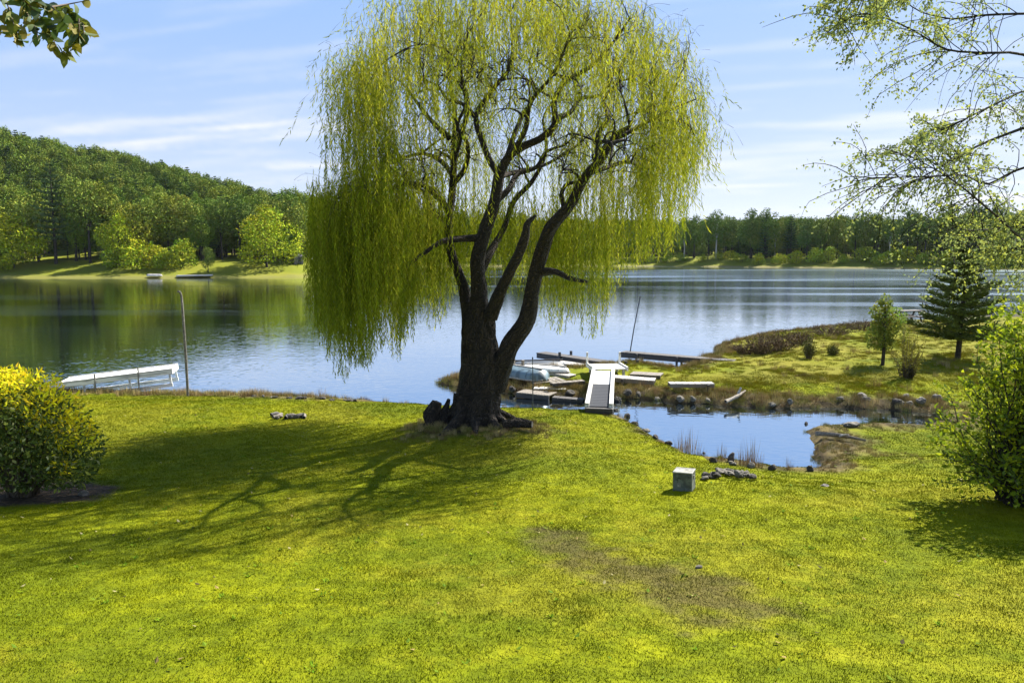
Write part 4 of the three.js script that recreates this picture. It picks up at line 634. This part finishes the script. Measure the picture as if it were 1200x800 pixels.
// landing on the grassy far shore
{
  const p = onFar(182, 0.5), t = thing('moored_boat', 'pale boat drawn up on the grassy far shore', 'boat', V(p.x, 0.34, p.z), 0.05, undefined); mesh('hull', hull(3.0, 1.2, 0.42, 1), M.paleWood, t); mesh('keel', box(2.5, 0.06, 0.06, 0, 0.43, 0), M.wood, t);
  const a = onFar(208, 0.3), b = onFar(250, 0.6); a.y = 0.5; b.y = 0.6; dock('shore_landing', 'pale wooden landing stage on the grassy far shore', 'dock', a, b, 1.6, 0.2, [M.paleWood, M.paleWood], { plank: 0.4 });
  const s = onFar(351, 12), u = thing('boat_shed', 'small pale shed at the edge of the far shore woods', 'shed', s.add(V(0, -0.1, 0)), 0.3); const wa = mesh('wall', box(2.0, 1.7, 1.9, 0, 0.85, 0, 0.02), M.wood, u); const rf = new THREE.CylinderGeometry(0.01, 1.6, 0.7, 4, 1); rf.rotateY(Math.PI / 4); rf.translate(0, 2.05, 0); mesh('roof', rf, M.darkWood, u); mesh('door', box(0.7, 1.4, 0.05, 0.2, 0.75, 0.97, 0.01), M.darkWood, wa);
}

// ───────────────────────── stones, timber bits, box ─────────────────────────
const rockGeo = [1, 2, 3, 4].map((s) => { const g = new THREE.IcosahedronGeometry(0.5, s % 2 + 1), p = g.attributes.position, uv = []; for (let i = 0; i < p.count; i++) { const v = V().fromBufferAttribute(p, i), n = 0.5 + 1.0 * fbm(v.x * 2.6 + s * 9 + 4, v.y * 3.4 + v.z * 2.8 + s, 2); const q = v.clone().multiplyScalar(n); q.x = Math.round(q.x * 5) / 5 * 0.35 + q.x * 0.65; q.y *= 0.75; p.setXYZ(i, q.x, q.y, q.z); uv.push(v.x * 1.4, v.y * 1.4 + v.z); } g.setAttribute('uv', new THREE.Float32BufferAttribute(uv, 2)); g.computeVertexNormals(); return g; });
function rock(px, py, w, h, label, group, dark = false, k = 0, turn = 0.4) { const p = onGround(px, py); p.y = Math.max(p.y, -0.02) + h * 0.22; const m = mesh('rock', rockGeo[k % 4], dark ? M.darkStone : M.stone); m.position.copy(p); m.scale.set(w * 0.66, h * 0.85, w * 0.5); m.rotation.y = turn; tag(m, label, 'rock', group); return m; }
{
  const R = rng(17), NB = 'stones along the far bank of the pond', nl = 'grey stone on the reedy bank across the pond';
  for (const [px, py, w, h] of [[770, 469, 0.3, 0.2], [797, 470, 0.45, 0.3], [812, 470, 0.4, 0.28], [829, 471, 0.35, 0.22], [905, 476, 0.35, 0.2], [926, 474, 0.3, 0.3], [985, 469, 0.4, 0.22], [1016, 470, 0.45, 0.25], [1052, 474, 0.5, 0.34], [1066, 475, 0.4, 0.25], [1080, 473, 0.5, 0.38], [1098, 469, 0.45, 0.35], [1010, 466, 0.5, 0.3], [1062, 467, 0.45, 0.3]]) rock(px, py, w, h, nl, NB, R() < 0.15, Math.floor(R() * 4), R() * 6);
  const IL = 'stones along the islet shore', il = 'low dark stone at the edge of the islet';
  for (const [px, py] of [[600, 458], [640, 463], [668, 463], [735, 463], [748, 465], [724, 470]]) rock(px, py, 0.4 + R() * 0.2, 0.22 + R() * 0.12, il, IL, true, Math.floor(R() * 4), R() * 6);
  const LB = 'stones along the lawn edge of the pond', ll = 'small stone on the lawn edge of the pond';
  for (const [px, py] of [[735, 488], [744, 498], [757, 506], [768, 514], [784, 522], [836, 542], [858, 545], [880, 548], [905, 551], [950, 552], [722, 481]]) rock(px, py, 0.22 + R() * 0.14, 0.16 + R() * 0.08, ll, LB, R() < 0.6, Math.floor(R() * 4), R() * 6);
  const LK = 'stones along the lake edge of the lawn', kl = 'weathered stone at the lake edge between post and willow';
  for (let k = 0; k < 14; k++) rock(296 + k * 9.5 + R() * 14 - 7, 464.6 + k * 0.32 + R() * 1.6, 0.16 + R() * 0.3, 0.08 + R() * 0.1, kl, LK, R() < 0.6, k, R() * 6);
  rock(97, 581, 0.3, 0.16, 'pinkish stone at the edge of the soil bed', undefined, false, 1); rock(967, 570, 0.22, 0.07, 'small flat stone alone on the lawn near the pond', undefined, false, 2); rock(819, 666, 0.12, 0.07, 'small white stone beside the scorched strip of lawn', undefined, false, 3); rock(999, 500, 0.6, 0.25, 'broad brown stone on the muddy spit', undefined, false, 0);
  rock(945, 497, 0.16, 0.16, 'small dark stone in the pond beside the muddy spit', undefined, true, 2);
  // pile beside the box
  const PL = 'stones of the pile on the lawn', pl = 'broken grey stone in the pile beside the box';
  for (let k = 0; k < 20; k++) { const f = k / 19, px = 826 + f * 52 + (R() - 0.5) * 8, py = 561 + (R() - 0.5) * 7 - Math.sin(f * 3.1) * 3; const m = rock(px, py, 0.16 + R() * 0.18, 0.1 + R() * 0.1, pl, PL, R() < 0.35, k, R() * 6); m.rotation.z = (R() - 0.5) * 0.8; m.position.y += 0.03 * Math.sin(f * 3.1) + R() * 0.04; }
  const DL = 'bits of the little heap on the lawn', dl = 'brown chunk of wood in the little heap near the lake edge';
  for (let k = 0; k < 8; k++) { const px = 320 + k * 5 + (R() - 0.5) * 5, py = 489 + (R() - 0.5) * 4; const p = onGround(px, py), m = mesh('wood_chunk', tube([V(-0.14, 0.05, 0), V(0.02, 0.07, 0.03), V(0.16, 0.05, 0)], [0.05, 0.06, 0.04], 7, 2, 0.3, k), k % 3 ? M.wood : M.darkWood); m.position.copy(p); m.rotation.y = R() * 6; m.rotation.z = (R() - 0.5) * 0.5; tag(m, dl, 'wood', DL); }
}
{ // grey box
  const p = onGround(802, 573), t = thing('utility_box', 'square grey green box with a paler lid on the lawn', 'box', p, -0.42); t.scale.setScalar(0.9); t.rotation.z = 0.03; const w = 0.36;
  const cas = mesh('casing', box(w, 0.38, w, 0, 0.15, 0, 0.02), M.boxGrey, t); mesh('lid', box(w + 0.015, 0.03, w + 0.015, 0, 0.356, 0, 0.015), M.boxLid, t); mesh('label_plate', box(0.06, 0.07, 0.012, -0.06, 0.12, w / 2 + 0.005, 0.003), M.boxLid, cas); mesh('latch', box(0.012, 0.06, 0.05, w / 2 + 0.006, 0.26, 0, 0.004), M.metal, cas);
}
{ const p = onGround(0, 642), t = thing('garden_stake', 'short pale wooden stake leaning in the grass below the golden shrub', 'stake', p.add(V(-0.05, 0, 0))); const b = mesh('shaft', box(0.05, 0.38, 0.03, 0, 0.14, 0, 0.006), M.paleWood, t); b.rotation.z = 0.35; const tip = mesh('top', box(0.052, 0.02, 0.032, 0, 0, 0, 0.004), M.wood, t); tip.position.set(-0.118, 0.325, 0); tip.rotation.z = 0.35; }
// stump pieces and log by the willow
{
  const p = onGround(506, 497), t = thing('old_stump', 'jagged dark stump leaning against the foot of the willow', 'stump', p); mesh('wood', tube([V(0.05, -0.2, 0), V(0.02, 0.25, 0), V(0.14, 0.55, 0)], [0.24, 0.2, 0.1], 14, 5, 0.5, 5, 0.3), M.willowBark, t); mesh('splinter', tube([V(0.3, -0.1, 0.05), V(0.32, 0.3, 0), V(0.42, 0.62, 0)], [0.16, 0.13, 0.04], 12, 5, 0.5, 8, 0.3), M.willowBark, t);
  const q = onGround(606, 503), u = thing('fallen_log', 'short brown log lying at the foot of the willow', 'log', q, -0.3); mesh('wood', tube([V(-0.32, 0.12, 0.1), V(0, 0.15, 0), V(0.34, 0.13, -0.05)], [0.1, 0.12, 0.09], 12, 4, 0.35, 9, 0.25), M.willowBark, u); mesh('cut_face', new THREE.CylinderGeometry(0.07, 0.075, 0.02, 12).rotateZ(Math.PI / 2).translate(0.35, 0.13, -0.05), M.wood, u);
  const d = onGround(985, 515), v = thing('driftwood', 'pale driftwood branch on the muddy spit', 'driftwood', d, -0.7); mesh('stem', tube([V(-0.6, 0.06, 0), V(0, 0.12, 0.05), V(0.6, 0.07, 0)], [0.05, 0.045, 0.02], 7, 4, 0.4, 3), M.wood, v); mesh('fork', tube([V(0, 0.1, 0.05), V(0.25, 0.2, 0.2)], [0.04, 0.015], 6, 2), M.paleWood, v);
  const e = onGround(862, 470), x = thing('driftwood', 'bleached log lying down the reedy bank across the pond', 'driftwood', e, 0.9); mesh('stem', tube([V(-0.75, 0.1, 0), V(0, 0.16, 0.05), V(0.8, 0.22, 0)], [0.05, 0.055, 0.03], 8, 5, 0.5, 4), M.wood, x); mesh('stub', tube([V(0.2, 0.18, 0), V(0.3, 0.4, 0.05)], [0.05, 0.03], 6, 2), M.paleWood, x);
  for (const [px, py, h] of [[822, 531, 0.42], [856, 541, 0.2]]) { const s = onGround(px, py), w = thing('pond_stub', h > 0.3 ? 'dark pointed stub rising at the pond edge next to the reeds' : 'low dark stub at the lawn edge of the pond', 'stump', s); mesh('wood', tube([V(0, -0.2, 0), V(0.02, h * 0.5, 0), V(0.07, h, 0)], [0.09, 0.07, 0.025], 7, 3, 0.3, 6), M.darkWood, w); mesh('knot', tube([V(0, h * 0.3, 0), V(-0.09, h * 0.45, 0.03)], [0.035, 0.015], 6, 1), M.darkWood, w); }
}

// ───────────────────────── reeds, rough grass ─────────────────────────
function reedClump(seed, w, h, n, col) { const R = rng(seed), C = new Cloud(); for (let k = 0; k < n; k++) { const a = R() * 6.28, r = Math.sqrt(R()) * w / 2, x = Math.cos(a) * r, z = Math.sin(a) * r, hh = h * (0.4 + 0.6 * R()), lx = (R() - 0.5) * 0.35 * hh + x * 0.35, lz = (R() - 0.5) * 0.35 * hh + z * 0.35, b = R() * 6.28, v = 0.65 + 0.7 * R(); C.blade(x, -0.05, z, x + lx, hh, z + lz, Math.cos(b), Math.sin(b), 0.006 + 0.006 * R(), [col[0] * v, col[1] * v, col[2] * v]); } return C.geo(); }
const reedGeos = [reedClump(1, 0.5, 0.75, 46, [0.30, 0.2, 0.1]), reedClump(2, 0.45, 0.5, 50, [0.36, 0.28, 0.12]), reedClump(3, 0.6, 0.35, 60, [0.22, 0.2, 0.05]), reedClump(4, 0.5, 0.3, 60, [0.16, 0.1, 0.05]), reedClump(5, 0.6, 0.16, 90, [0.2, 0.21, 0.008]), reedClump(6, 0.6, 0.2, 90, [0.26, 0.22, 0.02])];
{ const R = rng(3); for (const [px, py, s] of [[806, 529, 1.15], [815, 531, 0.9], [800, 526, 0.8], [830, 534, 0.65], [878, 546, 0.95], [870, 545, 0.6], [888, 548, 0.55], [846, 540, 0.6], [925, 551, 0.45]]) { const p = onGround(px, py), m = mesh('dry_reed', reedGeos[0], M.dry); m.position.copy(p); m.scale.set(s * 0.8, s, s * 0.8); m.rotation.y = R() * 6; tag(m, 'thin tuft of dry reddish reeds at the lawn edge of the pond', 'reeds', 'dry reeds on the lawn side of the pond'); } }
{ // bank growth along every shore and the rough ring round the willow: one mass
  const g = new THREE.Group(); g.name = 'bank_grass'; tag(g, 'dry straw and rush growth along the pond, islet and lake banks', 'rough grass', null, 'stuff'); scene.add(g);
  const R = rng(23), lists = reedGeos.map(() => []), m4 = new THREE.Matrix4(), q = new THREE.Quaternion(), Y = V(0, 1, 0);
  for (let k = 0; k < 260000; k++) {
    const x = mix(-20, 26, R()), z = -mix(14.5, 56, Math.pow(R(), 0.8)), s = sd(x, z); if (s < -0.12 || (x > 7 && z < -18.5 && z > -22.2 && s < 0.5 && R() < 0.8)) continue;
    const wv = wear(x, z, s), w = Math.hypot(x - WILLOW0.x, z - WILLOW0.z); let pr = wv * 0.35; const lawnside = (z > -24 && x < 4) || (x < 6.2 && z > -18.5);
    if (x > 5 && z > -22.5 && s < 2.4) pr = wv * 0.5; if (lawnside) pr = s < 0.5 ? 0.06 : wv * 0.12; if (z < -22 && s > 0.2 && x > 4) pr = Math.max(pr, 0.05 + 0.25 * sstep(0.5, 0.7, fbm(x * 0.5, z * 0.4, 3)));
    if (w < 2.4) pr = wv * 0.9; if (w < 0.75 || R() > pr) continue;
    const spit = x > 5 && z > -22.5; const kind = R() < 0.04 && !lawnside && !spit ? 0 : R() < 0.35 ? 1 : R() < 0.6 ? 2 : 3; const sc = (0.45 + 0.55 * R()) * (lawnside ? 0.45 : 0.62) * (w < 2.4 ? 0.8 : spit ? 0.5 : 1);
    const onPoint = z < -22 && x > 4 && s > 0.9 && w > 2.4; lists[onPoint && R() < 0.9 ? (R() < 0.6 ? 4 : 5) : kind].push([x, height(x, z), z, sc, R() * 6.28]);
  }
  lists.forEach((L, i) => { const im = new THREE.InstancedMesh(reedGeos[i], M.dry, Math.max(1, L.length)); im.name = 'tufts'; L.forEach(([x, y, z, s, a], k) => im.setMatrixAt(k, m4.compose(V(x, y, z), q.setFromAxisAngle(Y, a), V(s, s, s)))); im.castShadow = im.receiveShadow = true; g.add(im); });
  console.log('bank tufts', lists.map((l) => l.length).join(' '));
}
{ // the lawn's own blades, in small sods laid edge to edge
  const S = 0.24, sod = (seed, n, h, bw) => { const R = rng(seed), C = new Cloud(); for (let k = 0; k < n; k++) { const x = (R() + R() - 1) * S, z = (R() + R() - 1) * S, hh = h * (0.45 + 0.9 * R()), b = R() * 6.28, lean = hh * (0.3 + 0.9 * R()), la = R() * 6.28, v = (0.82 + 0.3 * R()) * (R() < 0.05 ? 1.3 : 1), y = (R() - 0.5) * 0.3; C.blade(x, -0.012, z, x + Math.cos(la) * lean, hh, z + Math.sin(la) * lean, Math.cos(b), Math.sin(b), bw, [v * (1 + y * 0.5), v, v]); } return C.geo(); };
  const near = [1, 2, 3].map((k) => sod(k, 340, 0.011 + 0.003 * k, 0.0042)), far = [4, 5].map((k) => sod(k, 150, 0.02, 0.0065)), geos = [...near, ...far];
  const R = rng(7), lists = geos.map(() => []); let n = 0;
  for (let z = -5.4; z > -27; z -= S) for (let x = -20; x < 20; x += S) {
    if (Math.abs(x) > -z * 0.74 + 0.4) continue; const xx = x + (R() - 0.5) * 0.1, zz = z + (R() - 0.5) * 0.1, s = sd(xx, zz); if (s < 0.1) continue;
    if (R() < Math.max(bare(xx, zz) * 0.06, soil(xx, zz), wear(xx, zz, s) * 0.85)) continue; n++;
    lists[-z < 13 ? Math.floor(R() * 3) : 3 + Math.floor(R() * 2)].push([xx, zz, R(), R()]);
  }
  const g = new THREE.Group(); g.name = 'lawn_grass'; tag(g, 'short yellow green blades of the mown lawn', 'grass', null, 'stuff'); scene.add(g);
  const m4 = new THREE.Matrix4(), q = new THREE.Quaternion(), q2 = new THREE.Quaternion(), Y = V(0, 1, 0), col = new THREE.Color(), nm = V();
  lists.forEach((L, i) => { const im = new THREE.InstancedMesh(geos[i], M.grass, L.length); im.name = 'blades'; L.forEach(([x, z, a, b], k) => {
    nm.set(height(x - 0.12, z) - height(x + 0.12, z), 0.24, height(x, z - 0.12) - height(x, z + 0.12)).normalize(); q.setFromUnitVectors(Y, nm).multiply(q2.setFromAxisAngle(Y, Math.floor(a * 4) * Math.PI / 2 + (b - 0.5) * 0.3));
    im.setMatrixAt(k, m4.compose(V(x, height(x, z), z), q, V(1, 0.8 + 0.4 * b, 1))); let t = turf(x, z); const t2 = turf(x + 0.07, z + 0.05); t = mix3(mix3(t, t2, 0.5), [0.105, 0.08, 0.026], bare(x, z) * (0.2 + 0.65 * a)); im.setColorAt(k, col.setRGB(t[0] * 1.04, t[1] * 1.04, t[2] * 1.04)); }); im.castShadow = im.receiveShadow = true; g.add(im); });
  console.log('sods', n);
}
{ // fallen leaves, clover heads and bits in the lawn
  const R = rng(55), C = new Cloud(), cols = [[0.06, 0.05, 0.02], [0.2, 0.15, 0.05], [0.26, 0.23, 0.1], [0.07, 0.12, 0.01], [0.1, 0.15, 0.01]];
  for (let k = 0; k < 1100; k++) { const d = Math.sqrt(mix(32, 500, R())), x = (R() * 2 - 1) * 0.72 * d, z = -d; if (sd(x, z) < 0.3) continue; const dir = rdir(R), c = cols[Math.floor(R() * 5)]; dir.y = 0.25; dir.normalize(); const s = V(-dir.z, 0.3 * (R() - 0.5), dir.x).normalize(), L = 0.025 + 0.05 * R(); C.leaf(x, height(x, z) + 0.018, z, dir, s, L, L * 0.6, c, 0.3); }
  for (let k = 0; k < 120; k++) { const cx = (R() * 2 - 1) * 7, cz = -(6 + R() * 11), n = 5 + R() * 9; if (sd(cx, cz) < 0.5) continue; for (let q = 0; q < n; q++) { const a = R() * 6.28, dir = V(Math.cos(a), 0.5 + R() * 0.4, Math.sin(a)).normalize(); C.leaf(cx + (R() - 0.5) * 0.06, height(cx, cz), cz + (R() - 0.5) * 0.06, dir, V(-Math.sin(a), 0, Math.cos(a)), 0.035 + 0.03 * R(), 0.016, [0.09 + 0.05 * R(), 0.16 + 0.05 * R(), 0.008], 0.3); } }
  const m = mesh('lawn_litter', C.geo(), M.dry); tag(m, 'fallen leaves and small weeds scattered through the lawn', 'leaf litter', null, 'stuff');
}
scene.fog = new THREE.FogExp2(new THREE.Color(0.72, 0.84, 1), 0.00004);
renderer.render(scene, camera);
